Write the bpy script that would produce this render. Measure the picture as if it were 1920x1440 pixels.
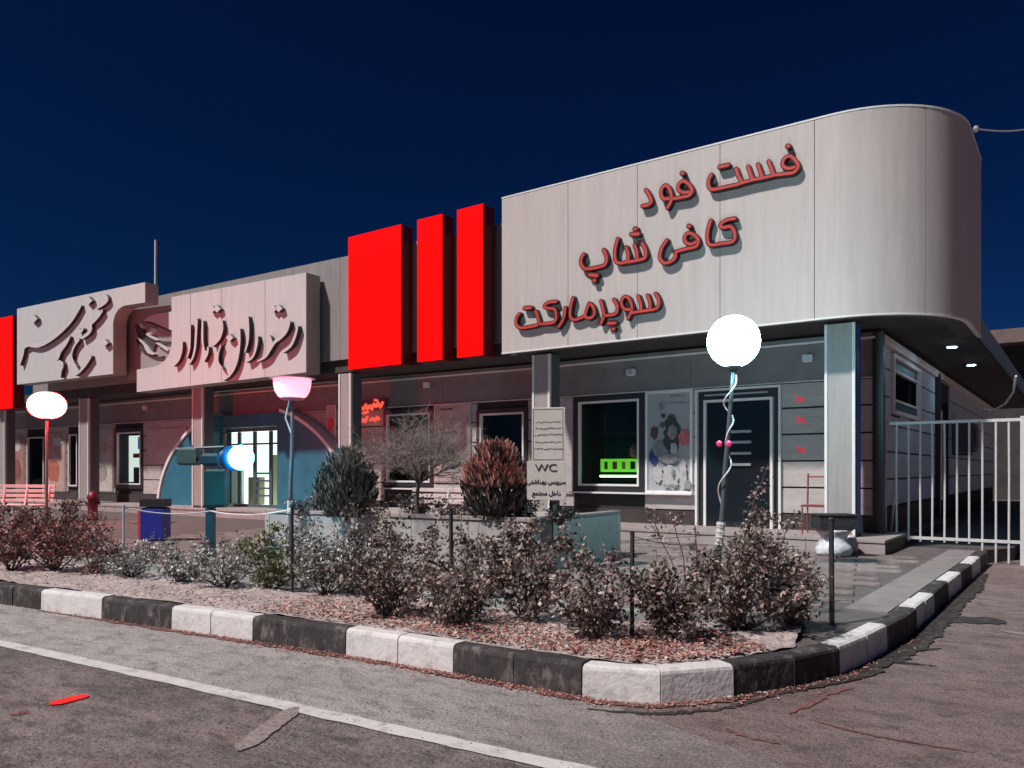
import bpy, math, random
from mathutils import Vector
R = math.radians
random.seed(7)
for o in list(bpy.data.objects): bpy.data.objects.remove(o)
S = bpy.context.scene
C = S.collection

# ---------------------------------------------------------------- camera
F = 1478.0; CX = 960.0; HY = 882.0; CAMZ = 1.4
AX = Vector((-.5882, .8087)); RT = Vector((.8087, .5882))
cam = bpy.data.objects.new('camera', bpy.data.cameras.new('camera')); C.objects.link(cam)
cam.location = (0, 0, CAMZ)
cam.rotation_euler = (R(90), 0, math.atan2(AX.y, AX.x) - R(90))
cam.data.sensor_width = 36; cam.data.lens = 36*F/1920
cam.data.shift_y = (HY-720)/1920.0
cam.data.clip_end = 500
S.camera = cam
S.render.resolution_x = 1024; S.render.resolution_y = 768

# ---------------------------------------------------------------- sky, sun, exposure
SUN = Vector((-.34, -.74, 1.0)).normalized()
W = bpy.data.worlds.new('World'); S.world = W; W.use_nodes = True
nt = W.node_tree; nt.nodes.clear()
sky = nt.nodes.new('ShaderNodeTexSky'); sky.sky_type = 'NISHITA'; sky.sun_disc = False
sky.sun_elevation = math.asin(SUN.z); sky.sun_rotation = math.atan2(SUN.x, SUN.y)
tint = nt.nodes.new('ShaderNodeMix'); tint.data_type = 'RGBA'; tint.blend_type = 'MULTIPLY'
tint.inputs['Factor'].default_value = 1
tint.inputs[7].default_value = (.028, .125, .31, 1)
bg = nt.nodes.new('ShaderNodeBackground'); bg.inputs['Strength'].default_value = .02
wo = nt.nodes.new('ShaderNodeOutputWorld')
gm = nt.nodes.new('ShaderNodeGamma'); gm.inputs['Gamma'].default_value = 1.5
nt.links.new(sky.outputs[0], gm.inputs[0]); nt.links.new(gm.outputs[0], tint.inputs[6]); nt.links.new(tint.outputs[2], bg.inputs['Color'])
nt.links.new(bg.outputs[0], wo.inputs['Surface'])
sd = bpy.data.lights.new('street_light_sun', 'SUN'); sd.energy = 4.3; sd.angle = R(3.2); sd.color = (1, .955, .925)
sun = bpy.data.objects.new('street_light_sun', sd); C.objects.link(sun)
sun.rotation_euler = SUN.to_track_quat('Z', 'Y').to_euler()
S.view_settings.view_transform = 'Standard'; S.view_settings.look = 'None'
S.view_settings.exposure = 0; S.view_settings.gamma = 1; S.view_settings.use_curve_mapping = False

# ---------------------------------------------------------------- pixel -> place
def ray(px):
    return AX + RT*((px-CX)/F)
def ground(px, py, z=0.0):
    d = F*(CAMZ-z)/(py-HY); v = ray(px)*d
    return Vector((v.x, v.y, z))
def at_depth(px, py, d):
    v = ray(px)*d
    return Vector((v.x, v.y, CAMZ+(HY-py)*d/F))
def on_line(px, a, b):            # point of the plan line y = a + b x seen at column px
    v = ray(px); t = a/(v.y-b*v.x); return v.x*t, v.y*t, t
def on_wall(px, py, a, b):
    x, y, t = on_line(px, a, b)
    return Vector((x, y, CAMZ+(HY-py)*t/F))
# plan lines: right wing and left wing
WR = (13.6, 0.0); SR = (12.0, 0.0)
WL = (13.96, .04); PL = (12.81, .04)

# ---------------------------------------------------------------- materials
MATS = {}
def mat(name, col, rough=.6, metal=0, var=.12, scale=6, bump=0, bscale=40, stretch=(1,1,1), emit=None, estr=0, spots=0, sscale=3, scol=None, stretch_b=None):
    if name in MATS: return MATS[name]
    m = bpy.data.materials.new(name); m.use_nodes = True; n = m.node_tree; b = n.nodes['Principled BSDF']
    b.inputs['Roughness'].default_value = rough; b.inputs['Metallic'].default_value = metal
    tc = n.nodes.new('ShaderNodeTexCoord'); mp = n.nodes.new('ShaderNodeMapping'); mp.inputs['Scale'].default_value = stretch
    n.links.new(tc.outputs['Object'], mp.inputs['Vector'])
    nz = n.nodes.new('ShaderNodeTexNoise'); nz.inputs['Scale'].default_value = scale; nz.inputs['Detail'].default_value = 8; nz.inputs['Roughness'].default_value = .65
    n.links.new(mp.outputs[0], nz.inputs['Vector'])
    cr = n.nodes.new('ShaderNodeValToRGB'); cr.color_ramp.elements[0].position = .3; cr.color_ramp.elements[1].position = .7
    cr.color_ramp.elements[0].color = tuple(max(0, c*(1-var)) for c in col)+(1,)
    cr.color_ramp.elements[1].color = tuple(min(1, c*(1+var)) for c in col)+(1,)
    n.links.new(nz.outputs['Fac'], cr.inputs[0]); out = cr.outputs[0]
    if spots:
        n2 = n.nodes.new('ShaderNodeTexNoise'); n2.inputs['Scale'].default_value = sscale; n2.inputs['Detail'].default_value = 10; n2.inputs['Roughness'].default_value = .7
        n.links.new(mp.outputs[0], n2.inputs['Vector'])
        r2 = n.nodes.new('ShaderNodeValToRGB'); r2.color_ramp.elements[0].position = .52; r2.color_ramp.elements[1].position = .66
        n.links.new(n2.outputs['Fac'], r2.inputs[0])
        mx = n.nodes.new('ShaderNodeMix'); mx.data_type = 'RGBA'; mx.inputs[7].default_value = tuple(scol or [c*.4 for c in col])+(1,)
        ml = n.nodes.new('ShaderNodeMath'); ml.operation = 'MULTIPLY'; ml.inputs[1].default_value = spots
        n.links.new(r2.outputs[0], ml.inputs[0]); n.links.new(ml.outputs[0], mx.inputs['Factor'])
        n.links.new(out, mx.inputs[6]); out = mx.outputs[2]
    n.links.new(out, b.inputs['Base Color'])
    if bump:
        n3 = n.nodes.new('ShaderNodeTexNoise'); n3.inputs['Scale'].default_value = bscale; n3.inputs['Detail'].default_value = 5
        n.links.new(mp.outputs[0], n3.inputs['Vector'])
        bp = n.nodes.new('ShaderNodeBump'); bp.inputs['Strength'].default_value = bump; bp.inputs['Distance'].default_value = .02
        n.links.new(n3.outputs['Fac'], bp.inputs['Height']); n.links.new(bp.outputs[0], b.inputs['Normal'])
    if emit:
        b.inputs['Emission Color'].default_value = tuple(emit)+(1,); b.inputs['Emission Strength'].default_value = estr
    MATS[name] = m; return m

def asphalt(name, col, dark, speck=.35, patch=.5, red=0, blend=None):
    m = bpy.data.materials.new(name); m.use_nodes = True; n = m.node_tree; b = n.nodes['Principled BSDF']; L = n.links
    b.inputs['Roughness'].default_value = .85
    tc = n.nodes.new('ShaderNodeTexCoord')
    def noise(s, d=6, r=.6, stretch=(1,1,1), dist=0):
        mp = n.nodes.new('ShaderNodeMapping'); mp.inputs['Scale'].default_value = stretch; L.new(tc.outputs['Object'], mp.inputs[0])
        z = n.nodes.new('ShaderNodeTexNoise'); z.inputs['Scale'].default_value = s; z.inputs['Detail'].default_value = d; z.inputs['Roughness'].default_value = r
        z.inputs['Distortion'].default_value = dist
        L.new(mp.outputs[0], z.inputs['Vector']); return z.outputs['Fac']
    def ramp(f, a, c, lo=0, hi=1):
        r = n.nodes.new('ShaderNodeMapRange'); r.inputs[1].default_value = a; r.inputs[2].default_value = c; r.inputs[3].default_value = lo; r.inputs[4].default_value = hi
        L.new(f, r.inputs[0]); return r.outputs[0]
    def mix(f, A, B):
        x = n.nodes.new('ShaderNodeMix'); x.data_type = 'RGBA'; L.new(f, x.inputs['Factor'])
        for v, i in ((A, 6), (B, 7)):
            if isinstance(v, tuple): x.inputs[i].default_value = v+(1,)
            else: L.new(v, x.inputs[i])
        return x.outputs[2]
    pf = ramp(noise(1.1, 7, .6, (.6, 1.6, 1), .6), .42, .64, 0, patch)
    o = mix(pf, col, dark)
    if blend:      # the surface itself changes from grey concrete to reddish asphalt along the street
        sp = n.nodes.new('ShaderNodeSeparateXYZ'); L.new(tc.outputs['Object'], sp.inputs[0])
        ad = n.nodes.new('ShaderNodeMath'); ad.operation = 'MULTIPLY_ADD'; ad.inputs[1].default_value = 2.6; L.new(noise(1.3, 6, .65), ad.inputs[0]); L.new(sp.outputs['X'], ad.inputs[2])
        o = mix(ramp(ad.outputs[0], blend[0]+1.3, blend[1]+1.3), o, mix(pf, blend[2], blend[3]))
    o = mix(ramp(noise(5, 8, .7, (.8, 1.4, 1)), .48, .64, 0, .75), o, tuple(c*.5 for c in dark))
    o = mix(ramp(noise(13, 6, .75, (.9, 1.2, 1)), .56, .66, 0, .6), o, tuple(c*.55 for c in dark))
    if red: o = mix(ramp(noise(2.3, 8, .7), .55, .7, 0, red), o, (.22, .07, .055))
    v = n.nodes.new('ShaderNodeTexVoronoi'); v.inputs['Scale'].default_value = 90; L.new(tc.outputs['Object'], v.inputs['Vector'])
    o = mix(ramp(v.outputs['Distance'], .1, .5, speck, 0), o, tuple(min(1, c*1.7) for c in col))
    v2 = noise(70, 3, .8)
    o = mix(ramp(v2, .48, .68, 0, .95), o, tuple(c*.2 for c in dark))
    o = mix(ramp(noise(38, 4, .8), .56, .7, 0, .55), o, tuple(min(1, c*1.9) for c in col))
    L.new(o, b.inputs['Base Color'])
    bp = n.nodes.new('ShaderNodeBump'); bp.inputs['Strength'].default_value = .9; bp.inputs['Distance'].default_value = .03
    L.new(noise(45, 6, .8), bp.inputs['Height'])
    bp2 = n.nodes.new('ShaderNodeBump'); bp2.inputs['Strength'].default_value = .5; bp2.inputs['Distance'].default_value = .06
    L.new(noise(4, 5, .6), bp2.inputs['Height']); L.new(bp.outputs[0], bp2.inputs['Normal']); L.new(bp2.outputs[0], b.inputs['Normal'])
    MATS[name] = m; return m

def glass(name='window_glass', col=(.02,.025,.03), alpha=.35):
    if name in MATS: return MATS[name]
    m = bpy.data.materials.new(name); m.use_nodes = True; n = m.node_tree; n.nodes.clear()
    o = n.nodes.new('ShaderNodeOutputMaterial'); t = n.nodes.new('ShaderNodeBsdfTransparent'); t.inputs[0].default_value = (.8,.86,.86,1)
    g = n.nodes.new('ShaderNodeBsdfGlossy'); g.inputs['Roughness'].default_value = .03; g.inputs['Color'].default_value = (.9,.95,1,1)
    mx = n.nodes.new('ShaderNodeMixShader'); mx.inputs[0].default_value = .02; n.links.new(t.outputs[0], mx.inputs[1]); n.links.new(g.outputs[0], mx.inputs[2])
    n.links.new(mx.outputs[0], o.inputs[0]); MATS[name] = m; return m

M = dict(
 panel = mat('brushed_panel', (.51,.445,.418), .6, .0, .07, 3, .05, 60, (3,3,.25), spots=.35, sscale=2.2, scol=(.40,.35,.325)),
 panel2 = mat('pale_panel', (.63,.605,.59), .45, .1, .06, 2.5, .04, 50, (3,3,.3)),
 core = mat('sign_core', (.09,.085,.085), .7),
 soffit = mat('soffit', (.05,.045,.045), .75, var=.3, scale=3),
 parapet = mat('parapet_metal', (.30,.27,.26), .55, .2, .12, 3, .05, 30, (4,4,.3)),
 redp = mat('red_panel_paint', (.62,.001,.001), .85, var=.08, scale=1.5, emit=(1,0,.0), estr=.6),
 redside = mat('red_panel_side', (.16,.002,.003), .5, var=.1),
 board = mat('cladding_board', (.46,.405,.385), .7, var=.13, scale=5, bump=.12, bscale=30, stretch=(.6,.6,2), spots=.25, sscale=4),
 header = mat('header_panel', (.22,.20,.205), .6, var=.15, scale=3, bump=.05),
 wall = mat('wall_backing', (.03,.028,.03), .9),
 plinth = mat('plinth', (.05,.035,.035), .7, var=.3, scale=8),
 trim = mat('white_trim', (.78,.74,.72), .45, var=.06),
 trimb = mat('blue_trim', (.03,.12,.42), .4),
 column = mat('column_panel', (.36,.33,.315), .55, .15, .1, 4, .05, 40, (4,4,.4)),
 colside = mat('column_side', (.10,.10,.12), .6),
 dframe = mat('dark_frame', (.028,.026,.03), .4),
 room = mat('dark_room', (.02,.02,.022), .9),
 darkp = mat('dark_door_panel', (.012,.016,.022), .12, var=.1),
 steel = mat('steel_bar', (.62,.62,.62), .3, .6),
 white_kerb = mat('white_kerb_paint', (.68,.64,.62), .75, var=.1, scale=7, bump=.35, bscale=30, spots=.55, sscale=9, scol=(.33,.29,.28)),
 black_kerb = mat('black_kerb_paint', (.04,.032,.032), .8, var=.5, scale=12, bump=.5, bscale=28, spots=.85, sscale=11, scol=(.20,.165,.155), stretch=(1,1,.6)),
 paver = mat('paving_stone', (.215,.165,.155), .85, var=.25, scale=9, bump=.3, bscale=35, spots=.35, sscale=6),
 slab = mat('concrete_slab', (.25,.215,.205), .85, var=.2, scale=4, bump=.25, bscale=40, spots=.35, sscale=3),
 step = mat('step_stone', (.36,.30,.285), .7, var=.12, scale=5, bump=.15, spots=.3),
 soil = mat('dry_soil', (.44,.36,.34), .95, var=.35, scale=12, bump=1.0, bscale=30, spots=.6, sscale=8, scol=(.10,.06,.055)),
 planter = mat('planter_stone', (.44,.40,.38), .75, var=.15, scale=3, bump=.15, bscale=25, spots=.4, sscale=3.5, scol=(.24,.24,.22)),
 moss = mat('planter_moss', (.30,.32,.30), .85, var=.25, scale=6, bump=.3, spots=.5, sscale=6, scol=(.12,.15,.11)),
 paint = mat('road_paint', (.60,.56,.54), .8, var=.12, scale=8, bump=.2, spots=.75, sscale=7, scol=(.3,.26,.25)),
 dirt = mat('red_dirt', (.19,.085,.072), .95, var=.45, scale=14, bump=.6, spots=.8, sscale=12, scol=(.15,.10,.09)),
 gdark = mat('gutter_dark', (.03,.025,.024), .9, var=.4, scale=12, bump=.5, spots=.9, sscale=10, scol=(.13,.09,.085)),
 bark = mat('stem_bark', (.13,.10,.09), .9, var=.3, scale=30),
 twig = mat('twig_bark', (.27,.215,.195), .9, var=.3, scale=20),
 iron = mat('dark_iron', (.04,.035,.035), .6, var=.3, scale=20),
 galv = mat('gate_paint', (.62,.59,.57), .5, .1, .12, 20),
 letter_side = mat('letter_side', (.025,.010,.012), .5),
 letter_red = mat('letter_red', (.52,.06,.05), .4, var=.1, emit=(1,.1,.07), estr=.03),
 letter_rim = mat('letter_rim', (.15,.012,.012), .4),
 letter_pale = mat('letter_pale', (.62,.59,.575), .45, var=.06, scale=10),
 letter_shade = mat('letter_side_shade', (.06,.03,.035), .5),  # steel letter sides, their shade put into a dark colour
 ink = mat('ink', (.03,.027,.027), .7),
 inkg = mat('faded_ink', (.16,.14,.13), .8),
 board_white = mat('sign_board_white', (.58,.53,.49), .6, var=.08, scale=6, spots=.2),
 clothw = mat('white_cloth', (.6,.57,.56), .9, var=.2, scale=20, bump=.5),
)
RC, RD = (.34,.245,.232), (.18,.13,.122)
ROAD = asphalt('road_asphalt', (.40,.315,.30), (.115,.09,.086), .35, .95, .25, (-2.6, -.6, RC, RD))
LANE = asphalt('parking_lane', (.62,.555,.535), (.42,.37,.355), .3, .5, .0, (-3.2, -1.5, RC, RD))
RROAD = asphalt('right_road', RC, RD, .45, .6, .3)

M['redp'].node_tree.nodes['Principled BSDF'].inputs['Specular IOR Level'].default_value = .08
# ---------------------------------------------------------------- mesh helpers
class MB:
    def __init__(s): s.v = []; s.f = []; s.m = []
    def add(s, vs, fs, mi=0):
        k = len(s.v); s.v += [tuple(v) for v in vs]; s.f += [tuple(i+k for i in f) for f in fs]; s.m += [mi]*len(fs)
    def box(s, c, d, u=(1,0,0), mi=0, bev=0):       # centre, size along u / normal / z
        c = Vector(c); u = Vector(u).normalized(); n = Vector((-u.y, u.x, 0)); z = Vector((0,0,1))
        hx, hy, hz = d[0]/2, d[1]/2, d[2]/2
        b = min(bev, hx*.45, hy*.45, hz*.45)
        if b <= 0:
            vs = [c+u*(hx*i)+n*(hy*j)+z*(hz*k) for k in (-1,1) for j in (-1,1) for i in (-1,1)]
            s.add(vs, [(0,2,3,1),(4,5,7,6),(0,1,5,4),(2,6,7,3),(0,4,6,2),(1,3,7,5)], mi)
        else:
            pts = []
            for (zz, ins) in ((-hz, b), (-hz+b, 0), (hz-b, 0), (hz, b)):
                for (i, j) in ((-1,-1),(1,-1),(1,1),(-1,1)):
                    pts.append(c+u*(i*(hx-ins))+n*(j*(hy-ins))+z*zz)
            fs = [(3,2,1,0),(12,13,14,15)]
            for r in range(3):
                for q in range(4):
                    a = r*4+q; b2 = r*4+(q+1)%4; fs.append((a, b2, b2+4, a+4))
            s.add(pts, fs, mi)
    def tube(s, pts, rads, n=6, mi=0, cap=True):
        pts = [Vector(p) for p in pts]
        if not hasattr(rads, '__len__'): rads = [rads]*len(pts)
        rings = []; prev = None
        for i, p in enumerate(pts):
            d = (pts[min(i+1, len(pts)-1)]-pts[max(i-1, 0)])
            if d.length < 1e-7: d = Vector((0,0,1))
            d.normalize()
            a = prev if prev is not None else (Vector((1,0,0)) if abs(d.x) < .8 else Vector((0,1,0)))
            a = (a-d*a.dot(d)).normalized(); prev = a; b = d.cross(a)
            rings.append([p+(a*math.cos(2*math.pi*k/n)+b*math.sin(2*math.pi*k/n))*rads[i] for k in range(n)])
        vs = [v for r in rings for v in r]; fs = []
        for i in range(len(pts)-1):
            for k in range(n): fs.append((i*n+k, i*n+(k+1)%n, (i+1)*n+(k+1)%n, (i+1)*n+k))
        if cap: fs += [tuple(range(n-1,-1,-1)), tuple(range((len(pts)-1)*n, len(pts)*n))]
        s.add(vs, fs, mi)
    def lathe(s, c, prof, n=20, mi=0, sc=(1,1)):
        c = Vector(c); vs = []; fs = []
        for (r, z) in prof:
            for k in range(n): vs.append(c+Vector((r*sc[0]*math.cos(2*math.pi*k/n), r*sc[1]*math.sin(2*math.pi*k/n), z)))
        for i in range(len(prof)-1):
            for k in range(n): fs.append((i*n+k, i*n+(k+1)%n, (i+1)*n+(k+1)%n, (i+1)*n+k))
        fs += [tuple(range(n-1,-1,-1)), tuple(range((len(prof)-1)*n, len(prof)*n))]
        s.add(vs, fs, mi)
    def prism(s, poly, z0, z1, mi=0):      # plan polygon
        n = len(poly); vs = [(p[0], p[1], z0) for p in poly]+[(p[0], p[1], z1) for p in poly]
        s.add(vs, [tuple(range(n-1,-1,-1)), tuple(range(n, 2*n))]+[(i, (i+1)%n, n+(i+1)%n, n+i) for i in range(n)], mi)
    def plate(s, pts, off, mi=0, side=None): # 3D outline swept by vector off
        n = len(pts); off = Vector(off); pts = [Vector(p) for p in pts]
        s.add(pts+[p+off for p in pts], [tuple(range(n))], mi)
        s.add(pts+[p+off for p in pts], [tuple(range(2*n-1, n-1, -1))]+[(i, n+i, n+(i+1)%n, (i+1)%n) for i in range(n)], mi if side is None else side)
    def build(s, name, mats, parent=None, smooth=False):
        me = bpy.data.meshes.new(name); me.from_pydata(s.v, [], s.f)
        if not isinstance(mats, (list, tuple)): mats = [mats]
        for m in mats: me.materials.append(m)
        if len(mats) > 1: me.polygons.foreach_set('material_index', s.m)
        if smooth: me.polygons.foreach_set('use_smooth', [True]*len(s.f))
        me.update(); o = bpy.data.objects.new(name, me); C.objects.link(o)
        if parent is not None: o.parent = parent
        return o

def empty(name, label=None, cat=None, group=None, kind=None):
    o = bpy.data.objects.new(name, None); C.objects.link(o); o.empty_display_size = .2
    return tag(o, label, cat, group, kind)
def tag(o, label=None, cat=None, group=None, kind=None):
    if label: o['label'] = label
    if cat: o['category'] = cat
    if group: o['group'] = group
    if kind: o['kind'] = kind
    return o
def centre(root):
    """move an Empty to the base of its parts; parts keep their place"""
    pts = []
    def walk(o):
        for c in o.children:
            if c.type == 'MESH': pts.extend([c.matrix_world @ Vector(b) for b in c.bound_box])
            walk(c)
    bpy.context.view_layer.update(); walk(root)
    if not pts: return root
    x = sum(p.x for p in pts)/len(pts); y = sum(p.y for p in pts)/len(pts); z = min(p.z for p in pts)
    root.location = (x, y, z)
    for c in root.children: c.location = c.location-Vector((x, y, z))
    return root
def boxo(name, m, c, d, u=(1,0,0), parent=None, bev=0):
    b = MB(); b.box(c, d, u, bev=bev); return b.build(name, m, parent)
def catmull(pts, n=5):
    P = [Vector(p) for p in pts]
    if len(P) < 3: return P
    out = []
    for i in range(len(P)-1):
        a = P[max(i-1,0)]; b = P[i]; c = P[i+1]; d = P[min(i+2, len(P)-1)]
        for k in range(n):
            t = k/n
            out.append(.5*((2*b)+(c-a)*t+(2*a-5*b+4*c-d)*t*t+(3*b-a-3*c+d)*t*t*t))
    out.append(P[-1]); return out

# ---------------------------------------------------------------- ground, road, pavement
b = MB(); b.add([(-150,-40,-.004),(60,-40,-.004),(60,150,-.004),(-150,150,-.004)], [(0,1,2,3)]); tag(b.build('ground', ROAD), kind='structure')
KB = [(-420,1078),(0,1130),(655,1225),(1090,1308),(1240,1320),(1390,1306),(1570,1270),(1667,1220),(1705,1196),(1745,1158),(1830,1080)]
kp = [ground(x, y, 0) for x, y in KB]
# straighten the left run
kp = [Vector((-22, 2.1, 0)), Vector((-9.29, 3.52, 0)), Vector((-4.55, 4.06, 0))]+kp[3:]+[Vector((-1.16, 13.6, 0))]
path = catmull(kp, 24)
def arc(pathpts):
    s = [0]
    for a, c in zip(pathpts, pathpts[1:]): s.append(s[-1]+(c-a).length)
    return s
PS = arc(path)
def at_s(s):
    s = max(0, min(PS[-1]-1e-6, s))
    for i in range(len(PS)-1):
        if PS[i+1] >= s:
            t = (s-PS[i])/max(1e-9, PS[i+1]-PS[i]); return path[i].lerp(path[i+1], t)
def nrm(s):
    d = (at_s(s+.05)-at_s(s-.05)); d.normalize(); return Vector((-d.y, d.x, 0))   # inward (left of travel)
s0 = min(range(len(path)), key=lambda i: (path[i]-kp[3]).length); s0 = PS[s0]
# lighter parking lane between the white line and the kerb
LW = [ground(-300,1136,0), ground(0,1206,0), ground(560,1323,0), ground(1110,1440,0)]
ld = (LW[3]-LW[0]).normalized(); l0 = LW[1]
lane = MB()
lp = [l0+ld*(-30), l0+ld*11.0]
kk = [at_s(PS[-1]*i/60) for i in range(0, 60)]
kk = [k for k in kk if k.x < -2.0 and k.y < 5]
pts = [Vector((-40, lp[0].y+.4, 0)), l0+ld*7.4, Vector((kk[-1].x+.15, kk[-1].y-.2, 0))]+list(reversed(kk))
pts = [l0-ld*18]+[l0+ld*7.3]+list(reversed(kk))
lane.add([(p.x, p.y, 0) for p in pts], [tuple(range(len(pts)))]); tag(lane.build('parking_lane', LANE), kind='structure')
wl = MB(); n_ = Vector((-ld.y, ld.x, 0)); w = .062
random.seed(3)
N = 240; L_ = []; R_ = []
for i in range(N+1):
    p = l0+ld*(-18+26*i/N); L_.append(p+n_*(w+random.uniform(-.008,.008))); R_.append(p-n_*(w+random.uniform(-.008,.008)))
wl.add([(p.x,p.y,.003) for p in L_]+[(p.x,p.y,.003) for p in R_], [(i, N+1+i, N+2+i, i+1) for i in range(N)])
tag(wl.build('lane_line', M['paint']), kind='structure')
BAYS = [((556,1326),(505,1364),(446,1408)), ((1872,1182),(1930,1192),(1990,1204))]
rr = MB(); e = [at_s(PS[-1]-x) for x in (0, 1, 2, 3, 4, 5, 6, 7.4)]
q = [Vector((-1.2,40,0)), Vector((30,40,0)), Vector((30,-8,0)), Vector((2.2,-8,0)), ground(1060,1460,0), ground(1110,1330,0)]
rr.add([(p.x, p.y, -.002) for p in q]+[(p.x+.0, p.y, -.002) for p in reversed(e)], [tuple(range(len(q)+len(e)))])
tag(rr.build('side_road', RROAD), kind='structure')

# kerb stones, two per colour
KH = .205
pav = MB()
inner = [at_s(s)+nrm(s)*.14 for s in [PS[-1]*i/90 for i in range(91)]]
pl = [(p.x, p.y) for p in inner]+[(-.9, 14.5), (-.9, 45), (-26, 45), (-26, 3)]
pav.prism(pl, -.05, .196)
pavement = tag(pav.build('pavement', mat('pavement_base', (.12,.10,.095), .9, var=.3, scale=6, bump=.3)), kind='structure')
def kerb_stone(sa, sb, m, par):
    a = at_s(sa+.004); c = at_s(sb-.004); na = nrm(sa); nb = nrm(sb)
    j = random.uniform(-.006, .006); h = KH+random.uniform(-.006, .006)
    sec = [(0,-.03),(.006,h-.03),(.012,h-.012),(.035,h),(.14,h),(.14,-.03)]
    va = [a+na*(o+j)+Vector((0,0,z)) for o, z in sec]; vb = [c+nb*(o+j)+Vector((0,0,z)) for o, z in sec]; n = len(sec)
    mb = MB(); mb.add(va+vb, [(i, (i+1)%n, n+(i+1)%n, n+i) for i in range(n)]+[tuple(range(n-1,-1,-1)), tuple(range(n, 2*n))])
    return mb.build('kerb_stone', m, par)
ps = []
s = s0; white = True; k = 0
stones = []
while s < PS[-1]-.3:
    stones.append((s, s+.5, white)); s += .5; k += 1
    if k%2 == 0: white = not white
s = s0; white = False; k = 0
while s > .6:
    stones.append((s-.5, s, white)); s -= .5; k += 1
    if k%2 == 0: white = not white
for a, c, w_ in stones: kerb_stone(a, c, M['white_kerb'] if w_ else M['black_kerb'], pavement)

# soil bed with a low edging behind
bed_s = [.6+i*(PS[-1]*.001) for i in range(0)]
s_end = min((PS[i] for i in range(len(path)) if path[i].y > 5.3 and path[i].x > -2.2), default=PS[-1])
bs = [1.0+(s_end-1.0)*i/70 for i in range(71)]
front = [at_s(q_)+nrm(q_)*.15 for q_ in bs]
bedback = [Vector((-20.5, 3.9, 0)), Vector((-9.4, 5.0, 0)), Vector((-3.5, 5.6, 0)), Vector((-2.45, 5.95, 0)), Vector((-1.75, 6.25, 0))]
bb = catmull(bedback, 12)
def along(pp, t):
    ss = arc(pp); tt = t*ss[-1]
    for i in range(len(ss)-1):
        if ss[i+1] >= tt-1e-9: return pp[i].lerp(pp[i+1], (tt-ss[i])/max(1e-9, ss[i+1]-ss[i]))
    return pp[-1]
soil = MB(); NU, NV = 180, 16; random.seed(5)
for i in range(NU+1):
    f = along(front, i/NU); g = along(bb, i/NU)
    for j in range(NV+1):
        p = f.lerp(g, j/NV); z = .200+random.uniform(-.004, .012)+.03*math.sin(math.pi*j/NV)+.01*math.sin(i*.5+j)
        soil.v.append((p.x+random.uniform(-.01,.01), p.y, z))
for i in range(NU):
    for j in range(NV):
        a = i*(NV+1)+j; soil.f.append((a, a+1, a+NV+2, a+NV+1)); soil.m.append(0)
tag(soil.build('soil', M['soil']), kind='structure')
ssb = arc(bb); n_e = int(ssb[-1]/.5)
for i in range(n_e):
    a = along(bb, i/n_e); c = along(bb, (i+1)/n_e); d = (c-a)
    boxo('edging_stone', M['moss'], (a+c)/2+Vector((0,0,.23)), (d.length-.012, .09, .1), d, pavement, .012)

# paving stones on the visible part of the pavement
random.seed(11)
def inside_pav(p):
    # right of bed back, left of kerb, clear of the platform and planter
    if p.y > 12.05 or p.x < -13.5: return False
    if -9.7 < p.x < -5.1 and 6.9 < p.y < 10: return False
    ring = min(((p-k_).length for k_ in inner[40:]), default=9)
    if ring < .60: return False
    bbm = min(bb, key=lambda k_: (k_-p).length)
    if p.y < bbm.y+.16: return False
    kx = min(inner, key=lambda k_: abs(k_.y-p.y)+(0 if k_.x > -2.6 else 9))
    return p.x < kx.x-.5
pu = Vector((math.cos(R(12)), math.sin(R(12)), 0)); pv = Vector((-pu.y, pu.x, 0))
sizes = (.50, .25); cnt = 0; shared = [None]*4
for q_ in range(4):
    mb = MB(); mb.box((0,0,0), (sizes[0]-.018, sizes[1]-.018, .03), bev=.007); me = mb.build('paving_stone', mat('paving_stone_%s' % 'abcd'[q_], [(.215,.165,.155),(.165,.125,.118),(.25,.205,.195),(.19,.15,.14)][q_], .85, var=.25, scale=9, bump=.35, bscale=35, spots=.5, sscale=6), None)
    shared[q_] = me.data; bpy.data.objects.remove(me)
spots_ = []
for j in range(-24, 44):
    for i in range(-26, 14):
        p = Vector((-3.4, 6.0, 0))+pu*((i+(.5 if j%2 else 0))*sizes[0])+pv*(j*sizes[1])
        if inside_pav(p): spots_.append(p)
spots_.sort(key=lambda p: (p-Vector((-2.6, 8.6, 0))).length)
for p in spots_[:300]:
    o = bpy.data.objects.new('paving_stone', random.choice(shared)); C.objects.link(o); o.parent = pavement
    o.location = (p.x, p.y, .198+random.uniform(-.004,.006)); o.rotation_euler = (random.uniform(-.008,.008), random.uniform(-.008,.008), R(12)); cnt += 1
if len(spots_) > 300:      # the farther stones, past the first 300, as one mesh
    mb = MB()
    for p in spots_[300:]: mb.box((p.x, p.y, .198+random.uniform(-.004,.006)), (sizes[0]-.018, sizes[1]-.018, .03), pu)
    tag(mb.build('far_paving_stones', M['paver'], pavement), kind='stuff')
# slabs beside the right kerb
for k in range(9):
    sa = PS[-1]-8.2+k*.9
    a = at_s(sa)+nrm(sa)*.15; c = at_s(sa+.9)+nrm(sa+.9)*.15; a2 = at_s(sa)+nrm(sa)*.50; c2 = at_s(sa+.9)+nrm(sa+.9)*.50
    if a2.y < 6.5: continue
    mb = MB(); ce = (a+c+a2+c2)/4
    mb.prism([((p-ce)*.985+ce).to_tuple()[:2] for p in (a, c, c2, a2)], .15, .205); mb.build('pavement_slab', M['slab'], pavement)

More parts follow.
